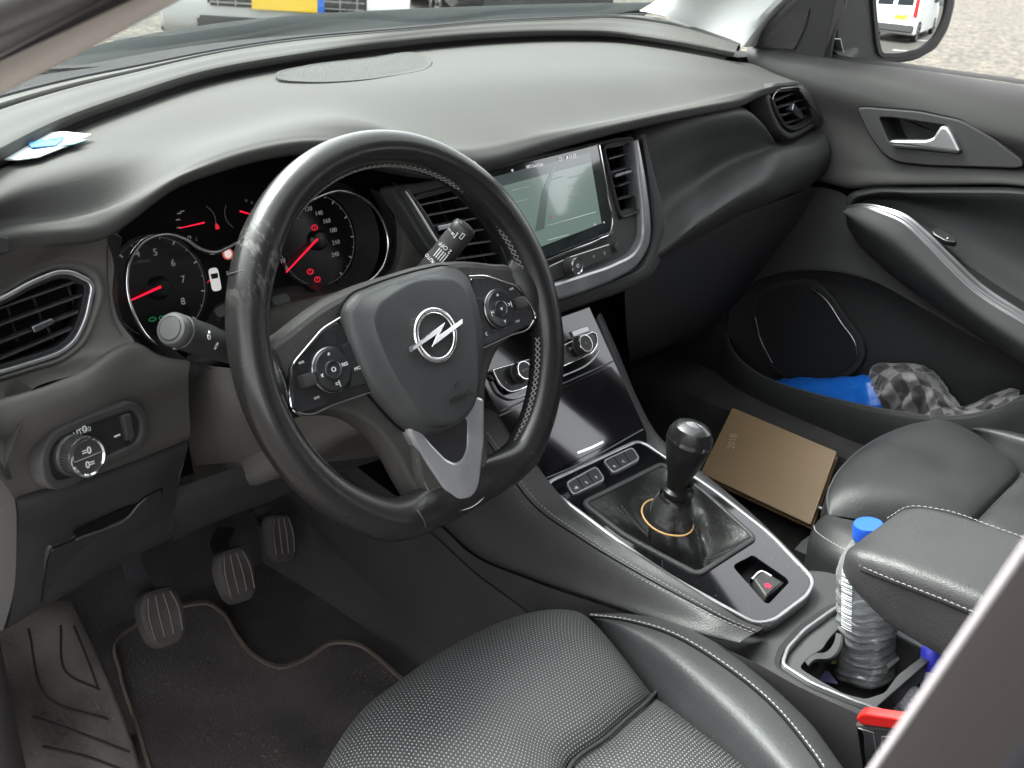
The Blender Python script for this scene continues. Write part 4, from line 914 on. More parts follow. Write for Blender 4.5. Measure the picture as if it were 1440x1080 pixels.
# gear lever: gaiter, collar, knob
kb = A(960, 690, 'x', .362)
gl = thing('gear_lever', 'glossy black gear lever knob standing on a pleated leather gaiter', 'gear lever', tuple(kb-V3(0, 0, .1)))
b_in = cr([FK2.pt(a, b, .003) for a, b in offset2(bo_, .006)], 80, True)
cen = A(955, 745, 'x', .362)
def ringat(c, rx, ry, k=80, tilt=None, wob=0):
    base_ = b_in; o = []
    for q in base_:
        d = q-FK2.pt(0, .016, .003); t = math.atan2(d@FK2.v, d@FK2.u)
        w_ = 1+wob*math.cos(4*t+.8)+wob*.5*math.cos(7*t)
        o.append(c+FK2.u*math.cos(t)*rx*w_+FK2.v*math.sin(t)*ry*w_)
    return o
top_c = A(952, 705, 'x', .362)
mid_c = A(960, 760, 'x', .362); mid_c2 = A(962, 785, 'x', .364)
def mid_ring(k, z, wob): 
    o = []
    for q in b_in:
        c = mid_c2; d = q-c; o.append(c+d*k+FK2.n*z)
    return o
r0 = ringat(A(950, 700, 'x', .362), .020, .020, wob=.02); r1 = ringat(A(946, 722, 'x', .362), .0285, .0285, wob=.06); r2_ = ringat(A(950, 748, 'x', .362), .033, .034, wob=.12); r3 = ringat(A(955, 772, 'x', .363), .036, .038, wob=.14)
low = [q*.40+w*.60+FK2.n*(-.004+.004*math.sin(k*.157*3)) for k, (q, w) in enumerate(zip(b_in, r3))]; low2 = [q*.78+w*.22+FK2.n*(-.003+.003*math.sin(k*.157*2+1)) for k, (q, w) in enumerate(zip(b_in, r3))]
gt = loft('gaiter', [b_in, low2, low, r3, r2_, r1, r0], bootm, gl, n=80, m=6, closed=True)
for t_ in (-1.25, -1.10, 1.95, 2.1):
    k = int((t_ % (2*math.pi))/(2*math.pi)*80)
    idx = min(range(80), key=lambda i: abs(math.atan2((b_in[i]-FK2.pt(0, .016, .003))@FK2.v, (b_in[i]-FK2.pt(0, .016, .003))@FK2.u)-t_))
    stitches('seam_stitching', [r[idx]+FK2.n*.0008+ (r[idx]-top_c)/np.linalg.norm(r[idx]-top_c)*.0004 for r in (r0, r1, r2_, r3, low, low2)], threadl, gt, step=.0045, ln=.003, r=.0004)
axk = V3(-.02, -.10, 1); axk /= np.linalg.norm(axk)
base_k = A(949, 708, 'x', .362)
lathe('collar', [(.0185, 0), (.020, .004), (.0185, .009), (.0160, .011), (.0165, .014), (.0190, .017), (.0190, .021), (.0150, .024), (.0145, .030), (.0165, .034)], base_k, axk, mat('collar_black', (.012, .012, .012), .3), gl, seg=40)
axk = V3(-.10, -.12, 1); axk /= np.linalg.norm(axk); ko2 = base_k+axk*.033+V3(-.0045, 0, .002)
bm = bmesh.new(); ku = V3(1, 0, 0); kv = np.cross(axk, ku)
prof = [(.0122, 0, 0), (.0138, .009, .001), (.0168, .026, .002), (.0205, .043, .003), (.0228, .058, .004), (.0222, .070, .005), (.0178, .080, .006), (.010, .0845, .006), (0, .0855, .006)]
rings = []
for r_, h, s_ in prof:
    c = ko2+axk*h+V3(0, -.35, 0)*s_*2
    rings.append([bm.verts.new(c+ku*math.cos(t)*r_*1.05+kv*math.sin(t)*r_*(1.22 if h > .02 else 1.05)) for t in np.linspace(0, 2*math.pi, 41)[:-1]] if r_ else [bm.verts.new(c)])
for a, b in zip(rings[:-1], rings[1:]):
    for k in range(40):
        if len(b) == 1: bm.faces.new((a[k], a[(k+1) % 40], b[0]))
        else: bm.faces.new((a[k], a[(k+1) % 40], b[(k+1) % 40], b[k]))
kn = finish(bm, 'knob', mat('knob_black', (.012, .012, .012), .3, coat=.25), gl)
Fc_ = Frame(ko2+axk*.0795+V3(0, -.0035, .0005), ku, kv)
loft('knob_cap', [[Fc_.pt(a, b, -.018) for a, b in circ(0, 0, .0226, 40, .0270)], [Fc_.pt(a, b, -.0085) for a, b in circ(0, 0, .0214, 40, .0255)], [Fc_.pt(a, b, .0) for a, b in circ(0, 0, .0172, 40, .0205)], [Fc_.pt(a, b, .0045) for a, b in circ(0, 0, .009, 40, .011)], [Fc_.pt(a, b, .0070) for a, b in circ(0, 0, .0005, 40, .0005)]], mat('smoked_chrome', (.10, .10, .105), .08, metal=.8, coat=.8), kn, n=40, m=3, closed=True)
# rubber band round the gaiter
rb = ringat(A(941, 726, 'x', .357), .0345, .0335)
rb = [p+V3(-.008, 0, 0)*max(0, -math.cos(k/80*6.28)) for k, p in enumerate(rb)]
rbo = tube('rubber_band', [p+V3(-.001, -.001, .001*math.sin(k/6)) for k, p in enumerate(rb)], .0011, mat('rubber_tan', (.62, .36, .14), .5), None, closed=True, seg=8)
tag(rbo, 'thin orange tan rubber band looped around the gear lever gaiter', 'rubber band')
# two banks of buttons
def bank(pxs, cells, name, label, syms):
    P = FK2.poly(pxs, .003); q = plate(name, FK2, rnd(P, .007, 5), .001, .004, mat('button_black', (.022, .022, .023), .35), con, bev=.001); q['label'] = label
    ringplate('bank_rim', FK2, rnd(P, .007, 5), .0012, .001, .0046, satin, q, bev=.0004, out=.001)
    a, b, c, d = [np.array(x) for x in P]
    for k in range(1, cells):
        t = k/cells; p1, p2 = a+(b-a)*t, d+(c-d)*t
        tube('split', [FK2.pt(*p1, .0042), FK2.pt(*p2, .0042)], .0005, pit, q, seg=5)
    for k, s_ in enumerate(syms):
        t = (k+.5)/cells; p = (a+(b-a)*t)*.35+(d+(c-d)*t)*.65
        text('symbol', s_, FK2, p, .006, white, q, h=.0041, rot=.05)
bank([(796, 680), (838, 657), (850, 675), (806, 697)], 3, 'button_bank', 'left bank of three console buttons', ['off', 'S', 'P'])
bank([(848, 649), (889, 630), (899, 646), (862, 666)], 3, 'button_bank', 'right bank of three console buttons', ['A', 'C', ''])
# electric parking brake switch
tray('brake_recess', FK2, hbo, .0, -.014, pit, con)
hs = plate('parking_brake_switch', FK2, rnd(FK2.poly([(1058, 812), (1072, 800), (1104, 819), (1078, 840)], .004), .003, 5), -.012, .004, hard, con, bev=.003)
strip('switch_clip', FK2, [(1058, 813), (1073, 803), (1086, 810)], .003, -.002, .0052, chrome, hs, n=12)
p = FK2.px(1080, 823, .005); ringplate('switch_symbol', FK2, circ(p[0], p[1], .0036, 18), .0009, .004, .0047, mat('symbol_red', (.7, .02, .05), .4, emit=(1, .02, .08), estr=.3), hs, bev=0)
text('switch_symbol', 'P', FK2, p, .005, MATS['symbol_red'], hs, h=.0042)
# leather flanks with twin stitching
E0 = cx((684, 545, .245), (712, 590, .250), (745, 640, .256), (795, 704, .262), (860, 754, .264), (940, 806, .264), (1010, 850, .268), (1045, 873, .275), (1074, 884, .292))
E1 = cx((640, 575, .232), (682, 618, .234), (712, 662, .238), (745, 706, .242), (815, 757, .243), (900, 808, .243), (970, 846, .246), (1020, 872, .25), (1062, 890, .262))
E2 = cx((590, 610, .222), (625, 660, .224), (660, 705, .226), (700, 748, .228), (790, 800, .229), (880, 840, .229), (950, 866, .231), (1005, 884, .236), (1050, 896, .25))
E3 = cx((560, 650, .222), (590, 700, .222), (622, 738, .222), (655, 770, .222), (745, 812, .222), (840, 845, .222), (920, 872, .222), (985, 892, .226), (1040, 904, .24))
E0b = shift(E0, .004, 0, -.012)
loft('side_bolster', [E0b, E0, mixc(E0, E1, .5, 80), E1, E2, E3, shift(E3, .01, 0, -.006)], leath3, con, n=100, m=6)
def between(a, b, t, n=80, *d): return shift(mixc(a, b, t, n), *(d or (0, 0, 0)))
s1 = between(E0, E1, .80, 80, -.0005, 0, .0012); s2 = between(E1, E2, .14, 80, -.0008, 0, .0010); sm_ = between(E0, E1, .97, 80, -.0002, 0, -.0001)
stitches('stitching', s1, threadl, con, r=.0005); stitches('stitching', s2, threadl, con, r=.0005)
tube('seam', sm_, .0011, pit, con, n=90, seg=6)
# right flank (mirror side) raised edge
R0 = cx((840, 445, .468), (862, 500, .472), (885, 560, .474), (915, 625, .472), (960, 668, .468), (1010, 706, .464), (1060, 750, .456), (1100, 785, .448), (1128, 818, .438), (1138, 838, .424))
R1 = cx((846, 442, .482), (870, 498, .488), (894, 556, .492), (925, 612, .492), (970, 650, .490), (1022, 692, .486), (1072, 736, .478), (1112, 775, .468), (1139, 806, .458), (1150, 826, .445))
loft('side_bolster', [shift(R0, -.012, 0, -.015), R0, shift(mixc(R0, R1, .5, 60), 0, 0, .003), R1, shift(R1, .012, 0, -.02), shift(R1, .014, 0, -.12)], leath3, con, n=80, m=5)
stitches('stitching', shift(mixc(R0, R1, .75, 60), 0, 0, .003), MATS['thread_dark'], con, r=.0004)
# lower side panels and tunnel
T0 = cx((360, 520, .215), (430, 590, .215), (500, 655, .215), (560, 700, .215), (622, 742, .215), (655, 774, .215), (745, 816, .215), (840, 849, .215), (920, 876, .215), (1010, 908, .215), (1070, 936, .216), (1120, 964, .219), (1180, 992, .224), (1300, 1044, .227))
loft('lower_side', [T0, shift(T0, -.002, 0, -.03), shift(T0, -.003, .0, -.10), shift(T0, -.02, .0, -.19), shift(T0, -.035, 0, -.24), shift(T0, -.06, 0, -.30)], hard, con, n=60, m=6)
F0 = cx((300, 520, .20), (410, 620, .20), (470, 668, .202), (520, 700, .205), (600, 745, .210), (660, 800, .21), (740, 860, .21))
loft('tunnel_carpet', [F0, cx((280, 560, .195), (360, 650, .195), (430, 715, .195), (500, 780, .198), (560, 830, .20), (620, 880, .20), (700, 930, .20)), cz((300, 620, -.53), (380, 700, -.55), (440, 770, -.565), (480, 820, -.57), (530, 872, -.575), (590, 930, -.58), (660, 990, -.585))], mat('tunnel_plastic', (.034, .033, .034), .55, var=(5, .25)), con, n=40, m=8)
# rear deck with cup holder
FD = Frame((.36, -.33, -.338), (1, 0, 0), (0, 1, .0))
deck = [(-.128, .125), (-.09, .135), (.09, .125), (.125, .09), (.125, -.45), (-.128, -.45)]
cup = [(1098, 936), (1105, 913), (1130, 886), (1172, 856), (1215, 846), (1300, 868), (1470, 925), (1560, 1010), (1520, 1105), (1400, 1058), (1330, 1034), (1262, 1010), (1200, 988), (1140, 963)]
cupp = rnd(FD.poly(cup), .008, 5)
bd = plate('rear_deck', FD, rnd(deck, .03, 6), -.05, 0, mat('deck_plastic', (.040, .040, .040), .4, bump=('v', 1000, .3, .0005), var=(10, .15)), con, bev=.008, holes=[cupp[::-1]])
tray('storage_bin', FD, offset2(cupp, -.001), -.004, -.12, pit, con)
ch = ringplate('cup_holder', FD, cupp, .0035, -.02, .003, satin, con, bev=.0015, out=.001)
inn = rnd(FD.poly([(1104, 935), (1110, 915), (1134, 889), (1174, 860), (1215, 851), (1290, 868), (1345, 896), (1219, 1006), (1198, 992), (1145, 968), (1106, 946)], -.005), .006, 5)
hole = rnd(FD.poly([(1124, 940), (1138, 924), (1156, 914), (1168, 896), (1186, 878), (1240, 884), (1296, 910), (1296, 924), (1262, 950), (1244, 975), (1216, 984), (1186, 976), (1150, 956)], -.006), .006, 4)
plate('liner', FD, inn, -.03, -.005, mat('liner_grey', (.055, .056, .058), .45), ch, bev=.001, holes=[hole[::-1]])
tray('well', FD, hole, -.008, -.075, mat('well_black', (.03, .03, .03), .5), ch)
plate('clip', FD, rnd(FD.poly([(1246, 938), (1262, 926), (1264, 932), (1249, 945)], -.003), .001), -.006, .001, black, ch, bev=.0005)
loft('grip_finger', [[FD.P(a, b, -.006) for a, b in ((1132, 930), (1140, 918), (1158, 918), (1172, 905), (1176, 890))], [FD.P(a, b, -.004) for a, b in ((1136, 936), (1146, 927), (1164, 926), (1180, 910), (1183, 892))], [FD.P(a, b, -.02) for a, b in ((1136, 940), (1148, 931), (1166, 930), (1182, 914), (1185, 896))]], mat('finger_grey', (.05, .05, .052), .4), ch, n=20, m=4)
# deck side
loft('deck_side', [[FD.pt(-.1285, .13, -.004), FD.pt(-.1285, -.1, -.004), FD.pt(-.1285, -.45, -.004)], [FD.pt(-.132, .13, -.02), FD.pt(-.132, -.1, -.02), FD.pt(-.132, -.45, -.02)], [FD.pt(-.134, .13, -.2), FD.pt(-.134, -.1, -.2), FD.pt(-.134, -.45, -.2)]], mat('deck_side_plastic', (.018, .0185, .019), .5), con, n=12, m=4)
stitches('scuff_line', [FD.pt(-.1328, a, -.024) for a in (.05, -.05, -.2)], mat('line_pale', (.12, .12, .12), .5), con, step=.004, ln=.0041, r=.0003)
# items in the cup holder
wr = FD.poly([(1130, 935), (1170, 942), (1185, 960), (1160, 975)], -.05)
sheetf = lambda name, fr, poly, h, m_, label, cat: tag(plate(name, fr, poly, h, h+.0012, m_, None, bev=0), label, cat)
sheetf('paper_scrap', FD, FD.poly([(1138, 936), (1166, 946), (1178, 962), (1150, 958)], -.060), -.060, mat('scrap_violet', (.22, .20, .42), .7), 'crumpled violet paper scrap lying in the cup holder beside the bottle', 'paper scrap')
sheetf('paper_scrap', FD, FD.poly([(1158, 920), (1176, 924), (1176, 934), (1162, 932)], -.055), -.055, mat('scrap_yellow', (.45, .38, .14), .7), 'small yellow paper scrap in the cup holder behind the bottle', 'paper scrap')

# ================================================================ steering column, stalks
TW = R(25.1); rw = R(3)
un, vn, nn_ = V3(1, 0, 0), V3(0, math.sin(TW), math.cos(TW)), V3(0, -math.cos(TW), math.sin(TW))
FW0 = Frame((.0055, 0, 0), un, vn)
FW = Frame((.0055, 0, 0), un*math.cos(rw)+vn*math.sin(rw), vn*math.cos(rw)-un*math.sin(rw))
colm = thing('steering_column', 'dusty dark grey steering column shroud behind the wheel', 'steering column', (.0, .1, -.05))
def rr(w, t, b, h, k=10, r=.022):
    o = rnd([(-w, -b), (w, -b), (w*.85, t), (-w*.85, t)], r, k); return [FW0.pt(x, y, h) for x, y in cr([(a, c) for a, c in o], 60, True)]
loft('shroud', [rr(.052, .040, .055, -.035), rr(.062, .050, .070, -.042), rr(.068, .052, .085, -.09), rr(.075, .055, .10, -.14), rr(.095, .045, .115, -.20), rr(.10, .02, .12, -.30)], column_m, colm, n=60, m=5, closed=True)
loft('shroud_skirt', [cy((262, 505, .17), (262, 560, .17), (264, 620, .175), (275, 655, .18)), cy((300, 515, .13), (310, 570, .125), (330, 620, .13), (350, 648, .14)), cy((360, 520, .11), (380, 580, .10), (420, 625, .105), (440, 650, .12)), cy((430, 520, .10), (470, 585, .10), (520, 625, .11), (545, 640, .13))], column_m, colm, n=30, m=7)
def stalk(name, label, tip, root, r0, r1, cap, marks, bands):
    t = thing(name, label, 'stalk', tuple(root)); ax = tip-root; L_ = np.linalg.norm(ax); ax /= L_
    lathe('body', [(r0*.8, -.03), (r0, 0), (r0*1.05, L_*.45), (r1*.98, L_*.52), (r1, L_*.56), (r1, L_-.012)], root, ax, hard, t, seg=36)
    lathe('end_cap', [(r1, L_-.012), (r1*.93, L_-.011), (r1, L_-.0095), (r1, L_-.003), (r1*.9, L_), (r1*.72, L_+.0006), (r1*.70, L_-.0004), (r1*.66, L_+.0012), (0, L_+.0016)], root, ax, mat('stalk_cap', (.075, .075, .077), .4) if cap else hard, t, seg=36)
    b = ncross(ax, V3(0, 0, 1)); 
    # white printed marks wrapped on the side facing the seat
    c = np.cross(ax, b)
    toc = CAM-root; toc -= ax*(toc@ax); toc /= np.linalg.norm(toc); side = np.cross(ax, toc)
    for (al, an, s_, sz) in marks:
        d = toc*math.cos(an)+side*math.sin(an); f2 = Frame(root+ax*L_*al+d*(r0*1.05 if al < .5 else r1+.0002), ax, np.cross(d, ax))
        f2 = Frame(f2.o, f2.u, f2.v) 
        if f2.n@d < 0: f2 = Frame(f2.o, -f2.u, f2.v)
        text('print', s_, f2, (0, 0), sz, white, t, h=.0004, rot=math.pi/2)
    for (al, an, ln) in bands:
        d = toc*math.cos(an)+side*math.sin(an); p = root+ax*L_*al+d*(r0*1.06 if al < .5 else r1+.0002)
        tube('stripe', [p, p+ax*ln], .0006, white, t, seg=5)
    return t
stalk('wiper_stalk', 'black wiper stalk pointing up behind the right wheel spoke', A(655, 318, 'y', .045), A(588, 402, 'y', .075), .0125, .0125, False,
      [(.90, .25, '[]', .007), (.86, -.3, '[=', .007), (.66, -.2, '2 OFF', .006), (.42, -.6, 'AUTO', .005), (.30, .1, 'INT', .005), (.2, -.3, '<o>', .006)], [(.48, a, .010) for a in (-.5, -.3, -.1, .1, .3)])
stalk('indicator_stalk', 'black indicator stalk with round grey end cap left of the wheel', A(240, 462, 'y', .05), A(345, 498, 'y', .085), .0125, .0140, True,
      [(.72, .35, '=D', .006), (.60, -.1, '<>', .006), (.28, .2, 'D0', .006), (.2, -.35, '0=', .006)], [])
tube('stalk_ring', [A(290+a, 482+b, 'y', .062) for a, b in ((0, 0), (1, .4))], .0005, black, None, seg=4) if 0 else None

# ================================================================ steering wheel
sw = thing('steering_wheel', 'worn black leather steering wheel with flat bottom, silver trim and button pods', 'steering wheel', (.0055, 0, 0))
NR = 240
def rimc(t):
    x, y = .1705*math.cos(t), .1705*math.sin(t)
    lim = -.1555
    if y < lim+.012:
        k = (lim+.012-y); y = lim+.012-.012*(1-math.exp(-k/.012))
    return x, y
RP = [rimc(2*math.pi*k/NR) for k in range(NR)]
bm = bmesh.new(); rings = []; SEG = 28
for k in range(NR):
    a, b = RP[k-1], RP[(k+1) % NR]; t = np.array(b)-np.array(a); t /= np.linalg.norm(t); no = np.array([t[1], -t[0]])
    th = 2*math.pi*k/NR; deg = math.degrees(th) % 360
    g = 0
    for c in (38, 142): g += math.exp(-((deg-c)/13)**2)*.0022           # thumb bulges
    for c in (-15, 195): g -= 0
    gb2 = math.exp(-((deg-262)/38)**2)*.0042; rr_ = .0163+g*.6+gb2; rn = .0178+g+gb2*.6-.0125*math.exp(-abs((deg-269)/19)**4); ring = []
    for s_ in range(SEG):
        q = 2*math.pi*s_/SEG; cq, sq = math.cos(q), math.sin(q)
        e = rr_*np.sign(cq)*abs(cq)**.92; f = rn*np.sign(sq)*abs(sq)**.92
        dent = 0
        p = np.array(RP[k])+no*(e-g*.6)
        ring.append(bm.verts.new(FW.pt(p[0], p[1], f)))
    rings.append(ring)
for k in range(NR):
    a, b = rings[k], rings[(k+1) % NR]
    for s_ in range(SEG): bm.faces.new((a[s_], a[(s_+1) % SEG], b[(s_+1) % SEG], b[s_]))
# worn leather for the rim: mottled sheen and pale abrasion
def rimmat():
    M = mat('rim_leather_worn', (.017, .016, .016), .30, bump=('v', 700, .15, .0004)); N = M.node_tree; L = N.links; b = N.nodes['Principled BSDF']
    tc = N.nodes.new('ShaderNodeTexCoord'); n = N.nodes.new('ShaderNodeTexNoise'); n.inputs['Scale'].default_value = 11; n.inputs['Detail'].default_value = 5; n.inputs['Roughness'].default_value = .5
    L.new(tc.outputs['Object'], n.inputs['Vector'])
    mr = N.nodes.new('ShaderNodeMapRange'); mr.inputs[1].default_value = .35; mr.inputs[2].default_value = .7; mr.inputs[3].default_value = .20; mr.inputs[4].default_value = .36; L.new(n.outputs['Fac'], mr.inputs[0]); L.new(mr.outputs[0], b.inputs['Roughness'])
    # abrasion patch at the upper left of the rim
    c = FW.pt(-.150, .105, .012); vd = N.nodes.new('ShaderNodeVectorMath'); vd.operation = 'DISTANCE'; vd.inputs[1].default_value = tuple(c-V3(.0055, 0, 0)+V3(.0055, 0, 0)); 
    gp = N.nodes.new('ShaderNodeNewGeometry'); L.new(gp.outputs['Position'], vd.inputs[0])
    m1 = N.nodes.new('ShaderNodeMapRange'); m1.inputs[1].default_value = .045; m1.inputs[2].default_value = .015; m1.inputs[3].default_value = 0; m1.inputs[4].default_value = 1; L.new(vd.outputs['Value'], m1.inputs[0])
    n2 = N.nodes.new('ShaderNodeTexNoise'); n2.inputs['Scale'].default_value = 120; n2.inputs['Detail'].default_value = 6; n2.inputs['Roughness'].default_value = .7
    mp = N.nodes.new('ShaderNodeMapping'); mp.inputs['Scale'].default_value = (1, .35, .35); L.new(gp.outputs['Position'], mp.inputs[0]); L.new(mp.outputs[0], n2.inputs['Vector'])
    m2 = N.nodes.new('ShaderNodeMapRange'); m2.inputs[1].default_value = .5; m2.inputs[2].default_value = .58; L.new(n2.outputs['Fac'], m2.inputs[0])
    mm = N.nodes.new('ShaderNodeMath'); mm.operation = 'MULTIPLY'; L.new(m1.outputs[0], mm.inputs[0]); L.new(m2.outputs[0], mm.inputs[1])
    mx = N.nodes.new('ShaderNodeMix'); mx.data_type = 'RGBA'; L.new(mm.outputs[0], mx.inputs[0]); mx.inputs[6].default_value = (.017, .016, .016, 1); mx.inputs[7].default_value = (.085, .082, .078, 1)
    L.new(mx.outputs[2], b.inputs['Base Color']); return M
rim = finish(bm, 'rim', rimmat(), sw)
# seams where leather panels meet
for deg in (47, 147, 248, 300, 205, -25):
    k = int((deg % 360)/360*NR); a, b = RP[k-1], RP[(k+1) % NR]; t = np.array(b)-np.array(a); t /= np.linalg.norm(t); no = np.array([t[1], -t[0]])
    if deg in (205, -25): continue
    pr = [FW.pt(*(np.array(RP[k])+no*.0166*math.cos(q)+t*.008*math.cos(q)), .0182*math.sin(q)) for q in np.linspace(0, 2*math.pi, 40)[:-1]]
    tube('rim_seam', pr, .0007, mat('seam_line', (.07, .07, .07), .35), rim, closed=True, seg=6)
# cross stitching on the inside of the rim
bm = bmesh.new()
def rimpt(s, q, lift=.0006):
    k = (s/(2*math.pi)*NR) % NR; i = int(k); f = k-i
    a, b = np.array(RP[i-1]), np.array(RP[(i+1) % NR]); t = b-a; t /= np.linalg.norm(t); no = np.array([t[1], -t[0]])
    c = np.array(RP[i])*(1-f)+np.array(RP[(i+1) % NR])*f
    p = c+no*(.0163+lift)*math.cos(q); return FW.pt(p[0], p[1], (.0178+lift)*math.sin(q))
rng = [(R(-60), R(-18)), (R(8), R(172)), (R(198), R(262)), (R(278), R(300))]
bm.free()
for a, b in rng:
    bm = bmesh.new(); s = a; st_ = .0058/.155
    while s < b:
        q0, q1 = math.pi-.34, math.pi-.02
        for (s0, s1, qa, qb) in ((s, s+st_, q0, q1), (s, s+st_, q1, q0)):
            mid = rimpt((s0+s1)/2, (qa+qb)/2, .0012)
            tube('', [rimpt(s0, qa), mid, rimpt(s1, qb)], .00055, None, bm=bm, seg=5)
        s += st_
    finish(bm, 'stitching', thread, rim)
# spoke body
spk = [(-.152, .030), (-.125, .040), (-.085, .052), (-.05, .057), (0, .058), (.05, .057), (.085, .052), (.125, .040), (.152, .030), (.156, .0), (.152, -.030), (.125, -.036), (.098, -.046), (.076, -.066), (.062, -.095), (.055, -.125), (.046, -.147), (0, -.163), (-.046, -.147), (-.055, -.125), (-.062, -.095), (-.076, -.066), (-.098, -.046), (-.125, -.036), (-.152, -.030), (-.156, 0)]
spk = sm(spk, 120)
plate('spoke_body', FW, spk, -.034, -.006, mat('spoke_plastic', (.048, .046, .043), .5, bump=('v', 1000, .3, .0005), var=(9, .12), dust=(lint, 480, .66, .5)), sw, dome=[(.010, -.036), (.002, -.026), (0, -.018), (.001, -.010), (.004, -.004), (.008, -.002)])
# upper cover over the spokes, catching dust
# gloss pods
def rnd_open(P, r, k=5):
    out = [P[0]]
    for i in range(1, len(P)-1):
        a, b, c = np.array(P[i-1]), np.array(P[i]), np.array(P[i+1]); la, lc = np.linalg.norm(a-b), np.linalg.norm(c-b); q = min(r, la*.45, lc*.45)
        p0, p1 = b+(a-b)/la*q, b+(c-b)/lc*q
        out += [tuple((1-t)**2*p0+2*t*(1-t)*b+t*t*p1) for t in np.linspace(0, 1, k)]
    return out+[P[-1]]
def mirror(P, s): return [(a*s, b) for a, b in P]
podo = [(-.080, .034), (-.098, .030), (-.136, .010), (-.146, -.010), (-.149, -.024), (-.142, -.030), (-.110, -.032), (-.062, -.034), (-.070, -.010), (-.074, .010)]
for s in (1, -1):
    P = mirror(podo, s); P = P if s == 1 else P[::-1]
    Pr = rnd(P, .006, 5)
    pd = plate('button_pod', FW, Pr, -.01, .006, mat('pod_black', (.014, .014, .015), .22, var=(30, .3)), sw, bev=.0015)
    pd['label'] = 'left button pod' if s == 1 else 'right button pod'
    hl = [( -.078*s, .0355), (-.098*s, .0315), (-.137*s, .0112), (-.1475*s, -.010), (-.1505*s, -.025), (-.143*s, -.0315)]
    tube('pod_trim', [FW.pt(a, b, .0062) for a, b in rnd_open(hl, .006)], [.0006, .0010, .0012, .0011, .0009, .0005], chrome, pd, seg=8)
    lo = [(-.146*s, -.027), (-.138*s, -.0318), (-.110*s, -.0325), (-.085*s, -.0335), (-.064*s, -.0345)]
    tube('pod_trim', [FW.pt(a, b, .0060) for a, b in lo], .0007, satin, pd, n=30, seg=6)
    cx0, cy0 = -.103*s, -.004
    lathe('rocker', [(.0185, 0), (.0185, .0035), (.0172, .0052), (.0080, .0040), (.0070, .0050), (.0062, .0052), (0, .0050)], FW.pt(cx0, cy0, .006), FW.n, mat('button_rubber', (.020, .020, .021), .32), pd, seg=44)
    lathe('rocker_ring', [(.0190, 0), (.0198, .0022), (.0190, .0030), (.0184, .0020)], FW.pt(cx0, cy0, .006), FW.n, dchrome, pd, seg=44)
    lathe('centre_ring', [(.0072, .0045), (.0076, .0060), (.0068, .0062), (.0064, .0050)], FW.pt(cx0, cy0, .006), FW.n, dchrome, pd, seg=30)
    wx = -.130*s
    box('scroll_wheel', FW.pt(wx, -.005, .009), (.013, .011, .012), hard, pd, bev=.003, rot=Matrix((FW.u, FW.v, FW.n)).transposed())
    # flat keys beside the rocker
    ky = [(-.0765, .014), (-.086, .012), (-.083, -.003), (-.083, -.010), (-.090, -.024), (-.071, -.026), (-.066, -.018), (-.074, .0)]
    Pk = mirror(ky, s); Pk = Pk if s == 1 else Pk[::-1]
    plate('flat_key', FW, rnd(Pk, .002, 4), .005, .0075, MATS['button_rubber'], pd, bev=.0008)
    sym = [('^', 0, .0125), ('v', 0, -.0125), ('|<', -.0125, -.001), ('>|', .0125, .001)] if s == -1 else [('*', 0, .0125), ('=|', 0, -.0125), ('x', -.0125, -.001), ('RES', .0125, .001)]
    for c, dx, dy in sym: text('symbol', c, FW, (cx0+dx, cy0+dy), .0062 if len(c) < 3 else .0042, white, pd, h=.0110)
    text('symbol', 'v' if s == -1 else 'O', FW, (cx0, cy0), .006, white, pd, h=.0113)
    text('symbol', 'MODE' if s == 1 else '(', FW, (-.0745*s, -.0105), .0042 if s == 1 else .007, white, pd, h=.0077)
    if s == -1: text('symbol', 'c', FW, (.078, -.022), .007, white, pd, h=.0077)
    for dx, dy in ((-.128, .010), (-.124, -.022)): text('symbol', '==', FW, (dx*s, dy), .005, white, pd, h=.0062)
# airbag cover
ao = [(0, .054), (.034, .053), (.058, .050), (.0725, .040), (.0775, .018), (.0765, -.006), (.071, -.030), (.060, -.053), (.046, -.075), (.030, -.088), (.012, -.094), (0, -.095), (-.012, -.094), (-.030, -.088), (-.046, -.075), (-.060, -.053), (-.071, -.030), (-.0765, -.006), (-.0775, .018), (-.0725, .040), (-.058, .050), (-.034, .053)]
ao = cr(ao, 96, True); ac = np.array([0, -.012])
lay = []
for k, h, fc in ((1, -.012, 0), (1, .002, 0), (.99, .0065, 0), (.965, .0105, 0), (.935, .0130, 0), (.92, .0138, 0), (.91, .0205, 1), (.88, .0222, 1), (.80, .0232, 1.2), (.5, .0252, 1), (.25, .0262, 0), (.01, .0266, 0)):
    row = []
    for q in ao:
        d = (q-ac); cs_ = abs(d[0])/(np.linalg.norm(d)+1e-9); kk = k-.17*fc*cs_**1.5*(1 if k > .6 else k)
        row.append(FW.pt(*(ac+d*kk), h))
    lay.append(row)
ab = loft('airbag_cover', lay, airb, sw, n=96, m=3, closed=True, smooth_across=False)
tube('cover_gap', [FW.pt(q[0]*1.005, q[1]*1.005, .0005) for q in ao], .0016, pit, sw, closed=True, seg=6)
